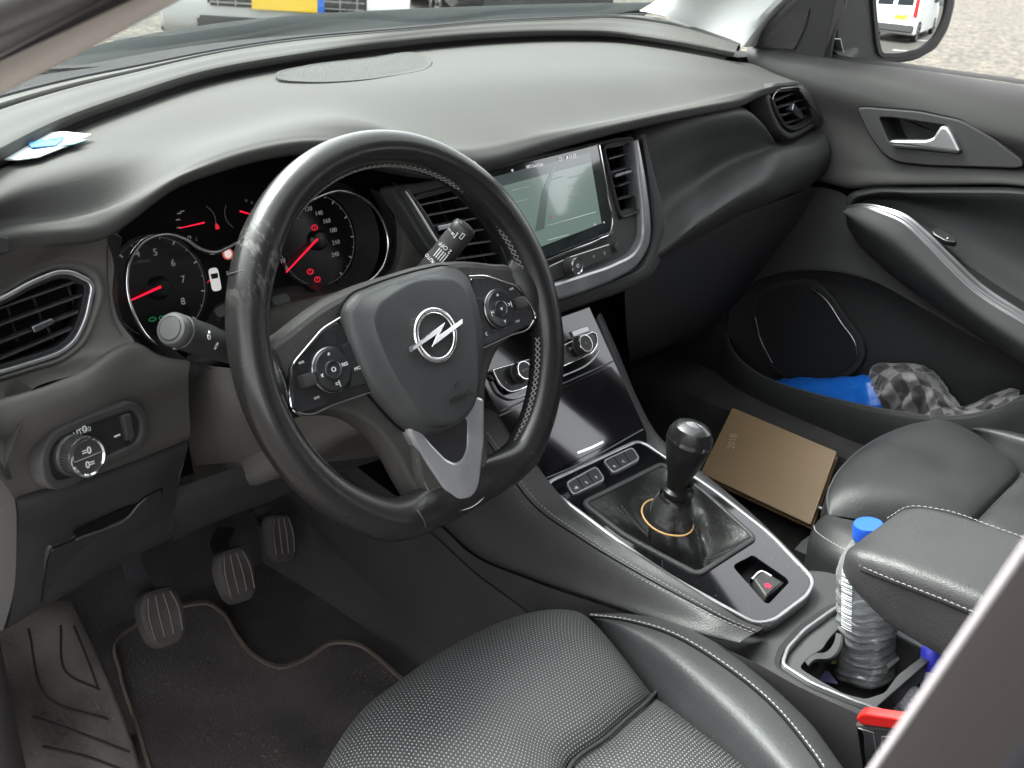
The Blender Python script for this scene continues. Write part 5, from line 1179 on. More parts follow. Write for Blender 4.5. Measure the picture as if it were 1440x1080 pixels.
# ring and bolt emblem
eh = .0272
ex, ey = .0, -.0045
bm = bmesh.new()
NE = 64; er, ew = .0225, .0028
rg = []
for k in range(NE):
    t = 2*math.pi*k/NE
    rg.append([bm.verts.new(FW.pt(ex+(er+ew*math.cos(q))*math.cos(t), ey+(er+ew*math.cos(q))*math.sin(t), eh+.0012+.0022*math.sin(q))) for q in np.linspace(0, 2*math.pi, 13)[:-1]])
for k in range(NE):
    a, b = rg[k], rg[(k+1) % NE]
    for q in range(12): bm.faces.new((a[q], a[(q+1) % 12], b[(q+1) % 12], b[q]))
emch = mat('emblem_chrome', (.8, .8, .8), .2, metal=1)
emb = finish(bm, 'emblem', emch, sw)
bolt = [(-.0325, -.0065), (.0115, .0050), (.0125, .0085), (-.0005, -.0015)]
bolt = [(-.0335, -.0062), (-.0320, -.0015), (.0120, .0085), (.0010, -.0008), (.0330, .0062), (.0320, .0015), (-.0120, -.0085), (-.0010, .0008)]
plate('emblem_bolt', FW, [(ex+a, ey+b) for a, b in bolt], eh, eh+.0052, emch, emb, bev=.0009)
text('airbag_lettering', 'AIRBAG', FW, (.010, -.066), .0085, mat('moulded_dark', (.018, .018, .018), .4), ab, h=.0262, rot=.02)
text('airbag_symbol', 'r=', FW, (.010, -.054), .008, MATS['moulded_dark'], ab, h=.0265)
# lower silver fork
vo_ = [(-.052, -.078), (-.047, -.092), (-.020, -.140), (-.010, -.1515), (0, -.1535), (.010, -.1515), (.020, -.140), (.047, -.092), (.052, -.078), (.052, -.062), (.043, -.078), (.030, -.094)]
vi_ = [(-.034, -.100), (-.012, -.131), (0, -.134), (.012, -.131), (.020, -.118), (.030, -.099), (.012, -.104), (-.012, -.104)]
def ccw(P):
    return P if sum(P[k-1][0]*P[k][1]-P[k][0]*P[k-1][1] for k in range(len(P))) > 0 else P[::-1]
hf = .008
outer_v = ccw(rnd(FW.poly([(600, 575), (578, 588), (574, 606), (600, 652), (626, 690), (643, 706), (664, 702), (675, 686), (682, 620), (682, 560), (668, 556), (640, 570)], hf), .006, 4))
inner_v = ccw(rnd(FW.poly([(606, 590), (588, 598), (604, 620), (628, 645), (641, 651), (651, 645), (657, 630), (658, 590), (640, 586)], hf), .004, 4))
bez = ccw(rnd(FW.poly([(596, 672), (604, 690), (612, 700), (622, 711), (645, 717), (666, 711), (686, 690), (696, 662), (690, 625), (660, 600), (585, 600)], .012), .008, 5))
plate('lower_bezel', FW, bez, -.012, .0062, MATS['spoke_plastic'], sw, bev=.004)
plate('silver_fork', FW, outer_v, -.008, hf, mat('satin_fork', (.55, .55, .57), .36, metal=.85, var=(30, .12)), sw, bev=.003, holes=[inner_v[::-1]])
plate('fork_inset', FW, offset2(inner_v, -.001), -.008, .0066, mat('inset_black', (.02, .02, .021), .45), sw, bev=0)
# lower bezel lip
tube('bezel_edge', [FW.pt(q[0], q[1], .0055) for q in FW.poly([(597, 678), (604, 692), (612, 702), (625, 712), (645, 718), (666, 712), (686, 691), (695, 664)], .0055)], .0009, dchrome, sw, n=60, seg=8)
# leather roots where the spokes meet the rim
for s in (1, -1):
    lay = []
    for k, (x, w, h) in enumerate(((.168, .050, .012), (.160, .044, .012), (.152, .037, .010), (.146, .031, .007), (.142, .027, .004))):
        lay.append([FW.pt(x*s, .002+w*math.cos(q), -.006+h*1.5*math.sin(q)) for q in np.linspace(0, 2*math.pi, 33)[:-1]])
    loft('rim_root', lay, MATS['rim_leather_worn'], rim, n=32, m=4, closed=True)
lay = []
for (y, w, h) in ((-.156, .075, .010), (-.150, .066, .012), (-.144, .058, .010), (-.138, .052, .004)):
    lay.append([FW.pt(w*math.cos(q), y, -.012+h*1.3*math.sin(q)) for q in np.linspace(0, 2*math.pi, 33)[:-1]])
loft('rim_root', lay, MATS['rim_leather_worn'], rim, n=32, m=4, closed=True)

# ================================================================ passenger door
dr_ = thing('passenger_door', 'black trimmed passenger door with silver handle, seen across the cabin', 'car door', (1.06, 0, -.2))
doorm = mat('door_plastic', (.039, .0375, .036), .62, spec=.35, bump=('v', 1000, .3, .0005), var=(4, .10))
doord = mat('door_plastic_dark', (.029, .029, .030), .62, spec=.3, bump=('v', 1000, .3, .0005), var=(4, .12))
D0 = cx((1056, 62, 1.13), (1100, 72, 1.13), (1155, 80, 1.13), (1210, 90, 1.13), (1260, 95, 1.13), (1340, 106, 1.13), (1440, 120, 1.13), (1620, 150, 1.13))
D1 = cx((1050, 74, 1.095), (1100, 84, 1.085), (1155, 94, 1.075), (1210, 108, 1.07), (1260, 120, 1.067), (1340, 143, 1.065), (1440, 170, 1.065), (1620, 225, 1.065))
D2 = cx((1052, 88, 1.085), (1100, 104, 1.072), (1155, 118, 1.064), (1210, 134, 1.06), (1260, 148, 1.058), (1340, 170, 1.056), (1440, 198, 1.056), (1620, 250, 1.056))
D3 = cx((1070, 130, 1.09), (1110, 150, 1.08), (1160, 165, 1.074), (1210, 180, 1.072), (1260, 192, 1.07), (1340, 205, 1.07), (1440, 225, 1.07), (1620, 275, 1.07))
D4 = cx((1080, 200, 1.075), (1110, 210, 1.07), (1160, 225, 1.065), (1210, 235, 1.062), (1260, 240, 1.06), (1340, 244, 1.058), (1440, 250, 1.058), (1620, 300, 1.058))
D5 = cx((1080, 235, 1.075), (1110, 245, 1.07), (1160, 256, 1.064), (1196, 264, 1.058), (1230, 261, 1.056), (1320, 259, 1.055), (1440, 261, 1.055), (1620, 315, 1.055))
hcut = [(1228, 161), (1250, 161), (1300, 165), (1336, 171), (1346, 185), (1357, 215), (1350, 221), (1298, 219), (1257, 213), (1243, 203)]
loft('upper_panel', [shift(D0, .03, 0, -.02), D0, D1, D2, D3, D4, D5, shift(D5, .02, 0, -.004)], doorm, dr_, n=150, m=7, holes=[hcut])
FD_ = Frame((1.062, 0, 0), (0, -1, 0), (0, 0, 1))      # facing the cabin: u to the rear, v up
if FD_.n[0] > 0: FD_ = Frame((1.062, 0, 0), (0, 1, 0), (0, 0, 1))
hp = 0.014
# handle plate, recess and lever
hpl = rnd(FD_.poly([(1203, 152), (1215, 151), (1290, 157), (1350, 170), (1395, 195), (1436, 226), (1437, 235), (1425, 237), (1300, 233), (1258, 228), (1240, 217), (1220, 190)], hp), .012, 6)
hr = rnd(FD_.poly([(1234, 165), (1255, 166), (1330, 177), (1336, 184), (1352, 212), (1346, 217), (1300, 213), (1262, 207), (1248, 199)], hp), .006, 5)
plate('handle_plate', FD_, hpl, -.01, hp-.004, mat('plate_grey', (.032, .031, .030), .5), dr_, bev=.002, holes=[hr[::-1]])
tube('plate_gap', [FD_.pt(a, b, hp-.0095) for a, b in offset2(hpl, -.0012)], .0013, pit, dr_, closed=True, seg=6)
tray('handle_recess', FD_, hr, hp-.006, -.045, mat('handle_cup', (.03, .03, .03), .3), dr_, shrink=.004)
lv_ = rnd(FD_.poly([(1249, 199), (1253, 197), (1300, 197), (1311, 194), (1322, 177), (1331, 178), (1338, 188), (1350, 212), (1345, 216), (1300, 211), (1253, 208)], hp+.006), .004, 4)
plate('door_handle', FD_, lv_, hp-.010, hp+.005, mat('handle_satin', (.50, .50, .51), .3, metal=.9), dr_, bev=.004)
# dark upper insert, armrest, silver strip
I0 = cx((1190, 292, 1.062), (1193, 275, 1.062), (1215, 265, 1.062), (1280, 263, 1.062), (1360, 263, 1.062), (1440, 265, 1.062), (1620, 320, 1.062))
I1 = cx((1192, 296, 1.058), (1200, 280, 1.056), (1225, 272, 1.056), (1290, 271, 1.056), (1360, 271, 1.056), (1440, 273, 1.056), (1620, 330, 1.056))
I2 = cx((1195, 300, 1.05), (1215, 292, 1.06), (1250, 296, 1.07), (1300, 312, 1.08), (1350, 332, 1.08), (1440, 385, 1.08), (1620, 470, 1.08))
I3 = cx((1192, 300, 1.03), (1222, 296, 1.03), (1262, 305, 1.03), (1310, 335, 1.04), (1360, 372, 1.04), (1440, 425, 1.04), (1620, 520, 1.04))
loft('door_insert', [I0, I1, shift(mixc(I1, I2, .5, 60), .02, 0, 0), I2, I3], doord, dr_, n=90, m=6)
S0 = cx((1191, 289, 1.02), (1215, 286, 1.005), (1245, 291, .995), (1275, 302, .99), (1305, 326, .99), (1340, 360, .99), (1380, 398, .99), (1440, 438, .99), (1620, 540, .99))
S1 = cx((1191, 293, 1.012), (1213, 291, .995), (1240, 300, .985), (1268, 313, .98), (1296, 338, .98), (1330, 373, .98), (1370, 411, .98), (1440, 456, .98), (1620, 560, .98))
loft('armrest_top', [shift(I3, .01, 0, -.002), I3, shift(mixc(I3, S0, .5, 60), 0, 0, -.012), S0], mat('switch_panel_black', (.018, .018, .019), .3), dr_, n=80, m=5)
loft('silver_strip', [shift(S0, .003, 0, -.004), S0, mixc(S0, S1, .25, 60), shift(mixc(S0, S1, .5, 60), -.002, 0, .0), mixc(S0, S1, .75, 60), S1, shift(S1, .003, 0, -.004)], mat('door_silver', (.20, .20, .205), .3, metal=.9), dr_, n=90, m=4)
S2 = cx((1189, 300, 1.02), (1205, 325, .995), (1235, 350, .985), (1270, 378, .98), (1310, 410, .98), (1350, 440, .98), (1390, 470, .98), (1440, 505, .98), (1620, 620, .98))
S3 = cx((1192, 320, 1.05), (1212, 348, 1.04), (1240, 375, 1.035), (1270, 400, 1.03), (1310, 428, 1.03), (1350, 455, 1.03), (1390, 480, 1.03), (1440, 512, 1.03), (1620, 640, 1.03))
loft('armrest_front', [S1, shift(mixc(S1, S2, .5, 60), -.012, 0, 0), S2, S3, shift(S3, .03, 0, -.005)], doord, dr_, n=80, m=6)
FSWD = Frame(A(1340, 335, 'x', 1.03), (0, -1, -.05), (.9, 0, .45))
if FSWD.n[2] < 0: FSWD = Frame(FSWD.o, -FSWD.u, FSWD.v)
swp = plate('window_switch', FSWD, rnd(FSWD.poly([(1310, 325), (1320, 322), (1345, 335), (1345, 343), (1330, 341), (1312, 331)]), .004), -.006, .003, MATS['switch_panel_black'], dr_, bev=.0015)
q = FSWD.px(1332, 338); plate('switch_light', FSWD, circ(q[0], q[1], .0012, 8), .004, .0045, white, swp, bev=0)
# lower door
L0 = cx((1000, 240, 1.08), (1060, 245, 1.078), (1120, 258, 1.074), (1190, 275, 1.07), (1240, 340, 1.07), (1310, 385, 1.07), (1440, 440, 1.07), (1620, 560, 1.07))
L1 = cx((1000, 330, 1.07), (1050, 330, 1.065), (1110, 335, 1.06), (1190, 350, 1.058), (1250, 385, 1.056), (1320, 430, 1.056), (1440, 500, 1.056), (1620, 620, 1.056))
P0 = cx((1018, 470, 1.07), (1024, 430, 1.063), (1050, 403, 1.056), (1100, 385, 1.052), (1160, 382, 1.05), (1215, 392, 1.05), (1290, 430, 1.05), (1360, 470, 1.05), (1440, 510, 1.05), (1560, 590, 1.05))
loft('lower_panel', [L0, L1, P0, shift(P0, .012, 0, -.004)], mat('door_plastic_mid', (.032, .031, .031), .6, spec=.3, bump=('v', 1000, .3, .0005)), dr_, n=90, m=7)
P1 = cx((1030, 480, 1.09), (1034, 445, 1.085), (1058, 418, 1.08), (1100, 400, 1.078), (1160, 396, 1.078), (1215, 408, 1.078), (1290, 446, 1.078), (1360, 486, 1.078), (1440, 524, 1.078), (1560, 605, 1.078))
B0 = cx((1030, 480, 1.10), (1036, 500, 1.10), (1060, 525, 1.10), (1100, 535, 1.10), (1160, 545, 1.10), (1215, 553, 1.10), (1290, 560, 1.10), (1360, 565, 1.10), (1440, 550, 1.10), (1560, 640, 1.1))
B0 = shift(B0, 0, 0, -.02)
loft('pocket_back', [shift(P0, .012, 0, -.004), P1, mixc(P1, B0, .5, 60), B0, shift(B0, 0, 0, -.04)], doord, dr_, n=80, m=6)
Q0 = cx((1018, 470, 1.06), (1030, 498, 1.035), (1052, 520, 1.02), (1085, 538, 1.01), (1130, 553, 1.005), (1190, 568, 1.0), (1260, 582, 1.0), (1310, 588, 1.0), (1370, 584, 1.0), (1410, 573, 1.0), (1440, 558, 1.0), (1560, 640, 1.0))
loft('pocket_lip', [shift(Q0, .022, 0, -.05), shift(Q0, .016, 0, -.006), shift(Q0, .010, 0, .0), shift(Q0, .004, 0, .0015), Q0, shift(Q0, -.004, 0, -.012), shift(Q0, -.0, 0, -.08), shift(Q0, .03, 0, -.25)], doord, dr_, n=90, m=5)
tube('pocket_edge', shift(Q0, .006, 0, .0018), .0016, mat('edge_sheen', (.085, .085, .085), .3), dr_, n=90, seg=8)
loft('lower_front', [cx((900, 300, 1.09), (940, 250, 1.09), (1000, 240, 1.08)), cx((930, 420, 1.09), (975, 410, 1.08), (1018, 450, 1.07)), cx((940, 560, 1.09), (985, 560, 1.07), (1040, 560, 1.03)), cx((960, 700, 1.08), (1010, 720, 1.06), (1060, 740, 1.03))], doord, dr_, n=30, m=5)
# speaker
FSP = Frame((1.082, .1, -.28), (0, -1, 0), (-.05, 0, 1))
if FSP.n[0] > 0: FSP = Frame(FSP.o, -FSP.u, FSP.v)
spo = sm(FSP.poly([(1060, 440), (1066, 422), (1085, 409), (1112, 402), (1140, 405), (1158, 420), (1180, 452), (1203, 487), (1204, 500), (1192, 518), (1168, 531), (1135, 534), (1105, 526), (1082, 508), (1067, 475)], .01), 70)
spk_ = plate('door_speaker', FSP, spo, -.004, .008, mat('speaker_mesh', (.010, .010, .011), .7, bump=('v', 520, 1, .002)), dr_, bev=.003)
ringplate('speaker_surround', FSP, spo, .012, -.01, .004, doord, spk_, bev=.003, out=.012)
arc = [FSP.P(a, b, .0105) for a, b in ((1142, 406), (1160, 420), (1182, 452), (1204, 487), (1205, 500), (1194, 516))]
tube('speaker_trim', arc, .0012, dchrome, spk_, n=50, seg=8)
tube('speaker_trim', [FSP.P(a, b, .0105) for a, b in ((1062, 445), (1070, 478), (1086, 510))], .0009, dchrome, spk_, n=30, seg=8)
# sail panel with tweeter, window frame
FSA = Frame((1.10, .3, .22), (0, -1, 0), (-.25, 0, 1))
if FSA.n[0] > 0: FSA = Frame(FSA.o, -FSA.u, FSA.v)
sail = FSA.poly([(1056, 66), (1068, 46), (1100, 14), (1140, -20), (1178, -50), (1176, 0), (1158, 84), (1100, 76)], .006)
sp2 = plate('sail_panel', FSA, rnd(sail, .004), -.02, .006, mat('sail_black', (.030, .029, .029), .5), dr_, bev=.002)
tw = FSA.poly([(1074, 66), (1080, 50), (1098, 33), (1118, 20), (1140, 10), (1134, 36), (1118, 70)], .006)
plate('tweeter_grille', FSA, rnd(tw, .006), .005, .0085, mat('tweeter_mesh', (.045, .04, .042), .5, bump=('v', 600, 1, .003)), sp2, bev=.001)
tube('window_frame', cx((1160, 100, 1.12), (1166, 60, 1.115), (1178, 0, 1.11), (1195, -80, 1.1)), .008, black, dr_, n=20, seg=12)
tube('window_chrome', cx((1175, 92, 1.14), (1179, 50, 1.135), (1190, 0, 1.13), (1205, -80, 1.12)), .0016, satin, dr_, n=20, seg=6)
loft('window_seal', [shift(D0, -.002, 0, .001), shift(D0, .004, 0, .008), shift(D0, .010, 0, .001)], black, dr_, n=60, m=3)
# outside mirror
YM = .16
Rm = A(1275, 35, 'y', YM); d_in = (Rm-CAM)/np.linalg.norm(Rm-CAM)
d_out = V3(.16, -1, -.066); d_out /= np.linalg.norm(d_out); nm = d_out-d_in; nm /= np.linalg.norm(nm)
mu = np.cross(V3(0, 0, 1), nm); FM = Frame(Rm, mu, np.cross(nm, mu))
mo = [(1166, -90), (1168, 0), (1172, 60), (1180, 84), (1210, 91), (1245, 93), (1288, 87), (1318, 70), (1336, 40), (1345, 5), (1348, -90)]
mg = [(1224, -60), (1226, 10), (1231, 60), (1235, 77), (1262, 77), (1292, 70), (1313, 52), (1326, 25), (1331, 0), (1332, -60)]
mop, mgp = rnd(FM.poly(mo), .012, 6), rnd(FM.poly(mg), .012, 6)
mcol = mat('mirror_housing_black', (.022, .026, .025), .4)
mh = plate('mirror_housing', FM, mop, 0, 0, mcol, dr_, dome=[(.05, -.10), (.02, -.08), (.004, -.04), (0, -.01), (.003, .0), (.008, .003)], holes=())
mgr = [np.array(q) for q in cr([np.array(q) for q in mgp], 80, True)]; mgc = np.array([0., 0.])
mrows = []
for k_ in (1, .97, .92, .85, .75, .62, .48, .32, .16, .01):
    mrows.append([FM.pt(*(mgc+(q-mgc)*k_), .0065-(np.linalg.norm((q-mgc)*k_)**2)/(2*1.25)) for q in mgr])
loft('mirror_glass', mrows, mat('mirror_silver', (.52, .55, .54), .01, metal=1), mh, n=80, m=3, closed=True, ang=80)
ringplate('mirror_rim', FM, mgp, .004, .002, .0085, mat('rim_black', (.02, .02, .021), .35), mh, bev=.001, out=.004)
tube('mirror_arm', [FM.P(1200, 60, -.03), A(1172, 80, 'x', 1.15)+V3(0, 0, -.01)], .03, mcol, mh, seg=16)
tube('panel_line', [FM.P(a, b, .0045) for a, b in ((1166, 54), (1182, 55), (1184, 66), (1190, 88))], .0008, satin, mh, seg=6)

# things in the door pocket
def wrinkle(o, amp, sc_, seed=0):
    from mathutils import noise
    for v in o.data.vertices:
        p = v.co*sc_+Vector((seed, seed*.7, 0)); v.co += Vector((noise.noise(p)*amp, noise.noise(p+Vector((9, 3, 1)))*amp, noise.noise(p+Vector((2, 7, 5)))*amp))
bp_top = cx((1086, 536, 1.065), (1110, 534, 1.06), (1150, 533, 1.055), (1190, 532, 1.05), (1220, 532, 1.045), (1234, 540, 1.042))
bp_mid = cx((1090, 540, 1.04), (1112, 543, 1.035), (1150, 548, 1.03), (1190, 552, 1.028), (1222, 552, 1.025), (1240, 556, 1.03))
bp_low = cx((1095, 552, 1.04), (1115, 558, 1.03), (1150, 565, 1.022), (1190, 572, 1.02), (1225, 578, 1.02), (1243, 574, 1.028))
pouch = loft('blue_pouch', [shift(bp_top, .03, 0, -.03), shift(bp_top, .012, 0, 0), bp_top, bp_mid, bp_low, shift(bp_low, .01, 0, -.03)], mat('blue_plastic', (.012, .13, .55), .28, coat=.3, bump=('n', 45, .6, .006)), None, n=80, m=12)
wrinkle(pouch, .0035, 40); tag(pouch, 'shiny bright blue plastic pouch lying in the passenger door pocket', 'pouch')
def checker():
    M = mat('checkered_cloth', (.1, .1, .1), .9, sheen=.3); N = M.node_tree; L = N.links
    uv = N.nodes.new('ShaderNodeUVMap'); mp = N.nodes.new('ShaderNodeMapping'); mp.inputs['Rotation'].default_value = (0, 0, .35); L.new(uv.outputs[0], mp.inputs[0])
    c = N.nodes.new('ShaderNodeTexChecker'); c.inputs['Scale'].default_value = 38; c.inputs[1].default_value = (.17, .16, .165, 1); c.inputs[2].default_value = (.045, .041, .045, 1)
    L.new(mp.outputs[0], c.inputs['Vector']); L.new(c.outputs[0], N.nodes['Principled BSDF'].inputs['Base Color'])
    n = N.nodes.new('ShaderNodeTexNoise'); n.inputs['Scale'].default_value = 700; tc = N.nodes.new('ShaderNodeTexCoord'); L.new(tc.outputs['Object'], n.inputs['Vector'])
    b = N.nodes.new('ShaderNodeBump'); b.inputs['Strength'].default_value = .5; b.inputs['Distance'].default_value = .001; L.new(n.outputs[0], b.inputs['Height']); L.new(b.outputs[0], N.nodes['Principled BSDF'].inputs['Normal'])
    return M
chk = checker()
c_a = cx((1216, 536, 1.045), (1230, 514, 1.055), (1258, 509, 1.06), (1285, 510, 1.06), (1308, 520, 1.06), (1326, 540, 1.06), (1340, 560, 1.055), (1352, 572, 1.05), (1375, 562, 1.05), (1400, 552, 1.05), (1418, 545, 1.05), (1432, 548, 1.045))
c_b = cx((1232, 552, 1.02), (1245, 538, 1.02), (1265, 528, 1.02), (1290, 530, 1.02), (1310, 545, 1.02), (1325, 558, 1.022), (1340, 570, 1.022), (1352, 576, 1.022), (1376, 570, 1.022), (1400, 562, 1.022), (1420, 556, 1.022), (1434, 556, 1.025))
c_c = cx((1242, 576, 1.02), (1258, 582, 1.015), (1275, 584, 1.012), (1295, 584, 1.01), (1312, 586, 1.01), (1328, 588, 1.01), (1342, 590, 1.01), (1354, 590, 1.01), (1378, 590, 1.01), (1400, 585, 1.01), (1420, 578, 1.01), (1436, 568, 1.015))
cl = loft('checkered_cloth', [shift(c_a, .03, 0, -.04), shift(c_a, .012, 0, -.004), c_a, mixc(c_a, c_b, .5, 60), c_b, c_c, shift(c_c, .01, 0, -.03)], chk, None, n=170, m=14)
from mathutils import noise as _nz
for v in cl.data.vertices:
    p = Vector((v.co.y*34+v.co.z*18, v.co.z*30, v.co.x*20)); f = abs(_nz.noise(p)); f2 = abs(_nz.noise(p*2.1+Vector((5, 1, 2))))
    v.co += Vector((-.026*f-.008*f2+.010, 0, .012*f-.005))
tag(cl, 'crumpled grey and black checkered cloth stuffed in the passenger door pocket', 'cloth')

# ================================================================ diary in the passenger footwell
a_, b_ = A(985, 665, 'x', .79), A(1140, 738, 'x', .79); c_, d_ = A(1030, 573, 'x', .90), A(1177, 635, 'x', .90)
u_ = (b_-a_)/np.linalg.norm(b_-a_); w_ = (c_-a_); w_ = w_-u_*(w_@u_)
FB = Frame((a_+b_+c_+d_)/4, u_, w_)
if FB.n[2] < 0: FB = Frame(FB.o, -FB.u, FB.v)
bk = thing('diary', 'brown hardcover diary lying tilted in the passenger footwell', 'book', tuple(FB.o))
cov = mat('diary_cover', (.27, .175, .092), .5, bump=('n', 500, .4, .0006), var=(8, .10))
P4 = [FB.px(*p) for p in ((985, 665), (1140, 738), (1177, 635), (1030, 573))]
ar = sum(P4[k][0]*P4[(k+1) % 4][1]-P4[(k+1) % 4][0]*P4[k][1] for k in range(4))
if ar < 0: P4 = P4[::-1]
Pr = rnd(P4, .003, 4)
plate('cover', FB, Pr, -.0025, 0, cov, bk, bev=.0008)
plate('page_block', FB, offset2(P4, .003), -.015, -.0025, mat('paper_edge', (.42, .36, .26), .8), bk, bev=0)
plate('back_cover', FB, Pr, -.0175, -.015, cov, bk, bev=.0008)
c1 = np.array(FB.px(1030, 621)); dirv = np.array(FB.px(1026, 637))-np.array(FB.px(1033, 606)); 
text('lettering', '2018', FB, tuple(c1), .017, mat('gold_print', (.45, .38, .28), .4), bk, h=.0001, rot=math.atan2(-dirv[1], -dirv[0]), sx=.9)
q = FB.P(1148, 712, -.008); tube('bookmark', [q, q+V3(.006, -.012, -.002)], .003, mat('ribbon_white', (.8, .8, .8), .6), bk, prof=[(-1, -.15), (1, -.15), (1, .15), (-1, .15)])
# door sill step the diary leans on
box('sill_step', (1.0, -.1, -.50), (.14, 1.2, .16), carpet, shell, bev=.02)

# ================================================================ seats
def seat(name, label, B, E, zE, right, leftb, back_x, mirror_b, plainm, cpm):
    pass
ds = thing('driver_seat', 'black leather driver seat cushion with perforated centre, nearest the camera', 'car seat', (0, -.35, -.5))
KB = cz((425, 1150, -.350), (470, 1052, -.343), (515, 993, -.340), (560, 958, -.338), (610, 923, -.336), (650, 900, -.335), (700, 877, -.335), (745, 863, -.335), (785, 859, -.336), (812, 862, -.340), (829, 873, -.348))
KE = [V3(-.19, -.30, -.338), V3(-.06, -.285, -.332)]+cz((800, 1079, -.332), (850, 1040, -.333), (880, 1013, -.336), (905, 992, -.342), (919, 977, -.350))
def bulge(a, b, lv, n=90, pw=10, kside=1):
    out = []
    for t, z, zz in lv:
        c = mixc(a, b, t, n); o = []
        for k, p in enumerate(c):
            s = 2*k/(n-1)-1; e = 1-abs(s)**pw; o.append(p+V3(0, z[0], z[1]*e) if not isinstance(z, float) else p+V3(0, 0, z*(.25+.75*e)))
        out.append(o)
    return out
lv = [(0, (0, 0), 0), (.06, (0, .010), 0), (.16, (0, .018), 0), (.35, (0, .023), 0), (.6, (0, .022), 0), (.82, (0, .015), 0), (.93, (0, .009), 0), (.98, (0, .003), 0), (1, (0, -.004), 0)]
loft('cushion_front', [shift(cr(KB, 90), 0, -.02, -.08), shift(cr(KB, 90), 0, .004, -.035), shift(cr(KB, 90), 0, .003, -.012)]+bulge(KB, KE, lv), perf, ds, n=90, m=5)
KE2 = [V3(-.19, -.62, -.33), V3(-.06, -.62, -.33), V3(.02, -.62, -.335), V3(.10, -.62, -.345)]
lv2 = [(0, (0, -.004), 0), (.02, (0, .004), 0), (.05, (0, .009), 0), (.12, (0, .012), 0), (.5, (0, .014), 0), (1, (0, 0), 0)]
loft('cushion_rear', bulge(KE, KE2, lv2), perf, ds, n=90, m=5)
BI = cz((829, 872, -.344), (850, 900, -.346), (882, 937, -.348), (918, 977, -.352), (960, 1022, -.352), (1020, 1082, -.352), (1090, 1150, -.352))+[V3(.12, -.62, -.34)]
BM = cz((829, 868, -.335), (862, 876, -.320), (915, 906, -.312), (972, 952, -.308), (1030, 1005, -.306), (1090, 1070, -.306), (1150, 1140, -.306))+[V3(.15, -.62, -.29)]
BS = cz((829, 867, -.333), (880, 874, -.318), (940, 892, -.308), (1018, 938, -.304), (1080, 988, -.302), (1145, 1066, -.302), (1200, 1150, -.302))+[V3(.172, -.62, -.285)]
BO = cz((831, 865, -.334), (872, 863, -.328), (935, 872, -.320), (1000, 900, -.316), (1070, 952, -.314), (1135, 1012, -.314), (1215, 1110, -.314))+[V3(.205, -.62, -.30)]
BO2 = shift(BO, .006, 0, -.03)
loft('cushion_bolster', [shift(BI, .0, 0, -.01), BI, shift(mixc(BI, BM, .4, 80), 0, 0, .006), BM, BS, shift(mixc(BS, BO, .5, 80), 0, 0, .003), BO, BO2, shift(BO, .004, 0, -.16)], leath2, ds, n=110, m=6)
bst = shift(mixc(BS, BO, .12, 80), 0, 0, .0018)
stitches('stitching', bst, mat('thread_white', (.36, .36, .35), .7), ds, step=.0058, ln=.0042, r=.0006)
tube('seam', shift(BS, 0, 0, .0006), .0013, pit, ds, n=120, seg=6)
tube('seam', shift(cr(BI, 80), -.001, 0, .003), .0016, pit, ds, n=120, seg=6)
kk = cr(KE, 90); tube('seam_piping', shift(kk, 0, -.002, .004)[20:], .0022, leath2, ds, n=80, seg=8)
# mirrored left bolster (outside the frame) and base
BOl = [V3(-.05-(p[0]+.02), p[1], p[2]) for p in BO]; BIl = [V3(-.03-(p[0]), p[1], p[2]) for p in BI]
box('seat_base', (0, -.36, -.46), (.40, .50, .18), black, ds, bev=.03)
box('backrest', (0, -.86, .02), (.46, .13, .62), leath2, ds, bev=.05, rot=Matrix.Rotation(R(20), 3, 'X'), seg=4)

ps = thing('passenger_seat', 'black leather passenger seat cushion beyond the centre armrest', 'car seat', (.73, -.35, -.5))
PB = cz((1166, 724, -.345), (1163, 702, -.338), (1172, 674, -.334), (1192, 648, -.332), (1220, 625, -.330), (1250, 609, -.328), (1285, 597, -.326), (1312, 594, -.326), (1330, 597, -.330), (1342, 603, -.338))
PE = cz((1355, 752, -.345), (1366, 738, -.338), (1385, 718, -.332), (1408, 694, -.332), (1428, 674, -.336), (1436, 664, -.345))
loft('cushion_front', [shift(cr(PB, 90), 0, -.02, -.09), shift(cr(PB, 90), 0, .003, -.035), shift(cr(PB, 90), 0, .002, -.012)]+bulge(PB, PE, lv), leath2, ps, n=90, m=5)
tube('seam', cr(PB, 60), .0012, mat('piping_grey', (.08, .08, .08), .4), ps, n=80, seg=6)
PE2 = [V3(.56, -.62, -.345), V3(.72, -.62, -.335), V3(.90, -.62, -.345)]
loft('cushion_rear', bulge(PE, PE2, lv2), leath2, ps, n=90, m=5)
# bolster by the console
QI = cz((1166, 724, -.340), (1190, 733, -.342), (1240, 745, -.345), (1300, 760, -.345), (1350, 765, -.345))+[V3(.56, -.62, -.34)]
QM = cz((1150, 733, -.345), (1166, 739, -.325), (1205, 755, -.315), (1260, 775, -.31), (1330, 800, -.31))+[V3(.51, -.62, -.30)]
QO = cz((1142, 745, -.36), (1143, 757, -.345), (1170, 778, -.335), (1225, 805, -.33), (1300, 840, -.33))+[V3(.485, -.62, -.31)]
loft('cushion_bolster', [shift(QI, 0, 0, -.01), QI, QM, QO, shift(QO, -.004, 0, -.03), shift(QO, 0, 0, -.16)], leath2, ps, n=80, m=6)
stitches('stitching', shift(mixc(QM, QO, .72, 60), -.001, 0, .003), MATS['thread_white'], ps, step=.0058, ln=.0042, r=.0006)
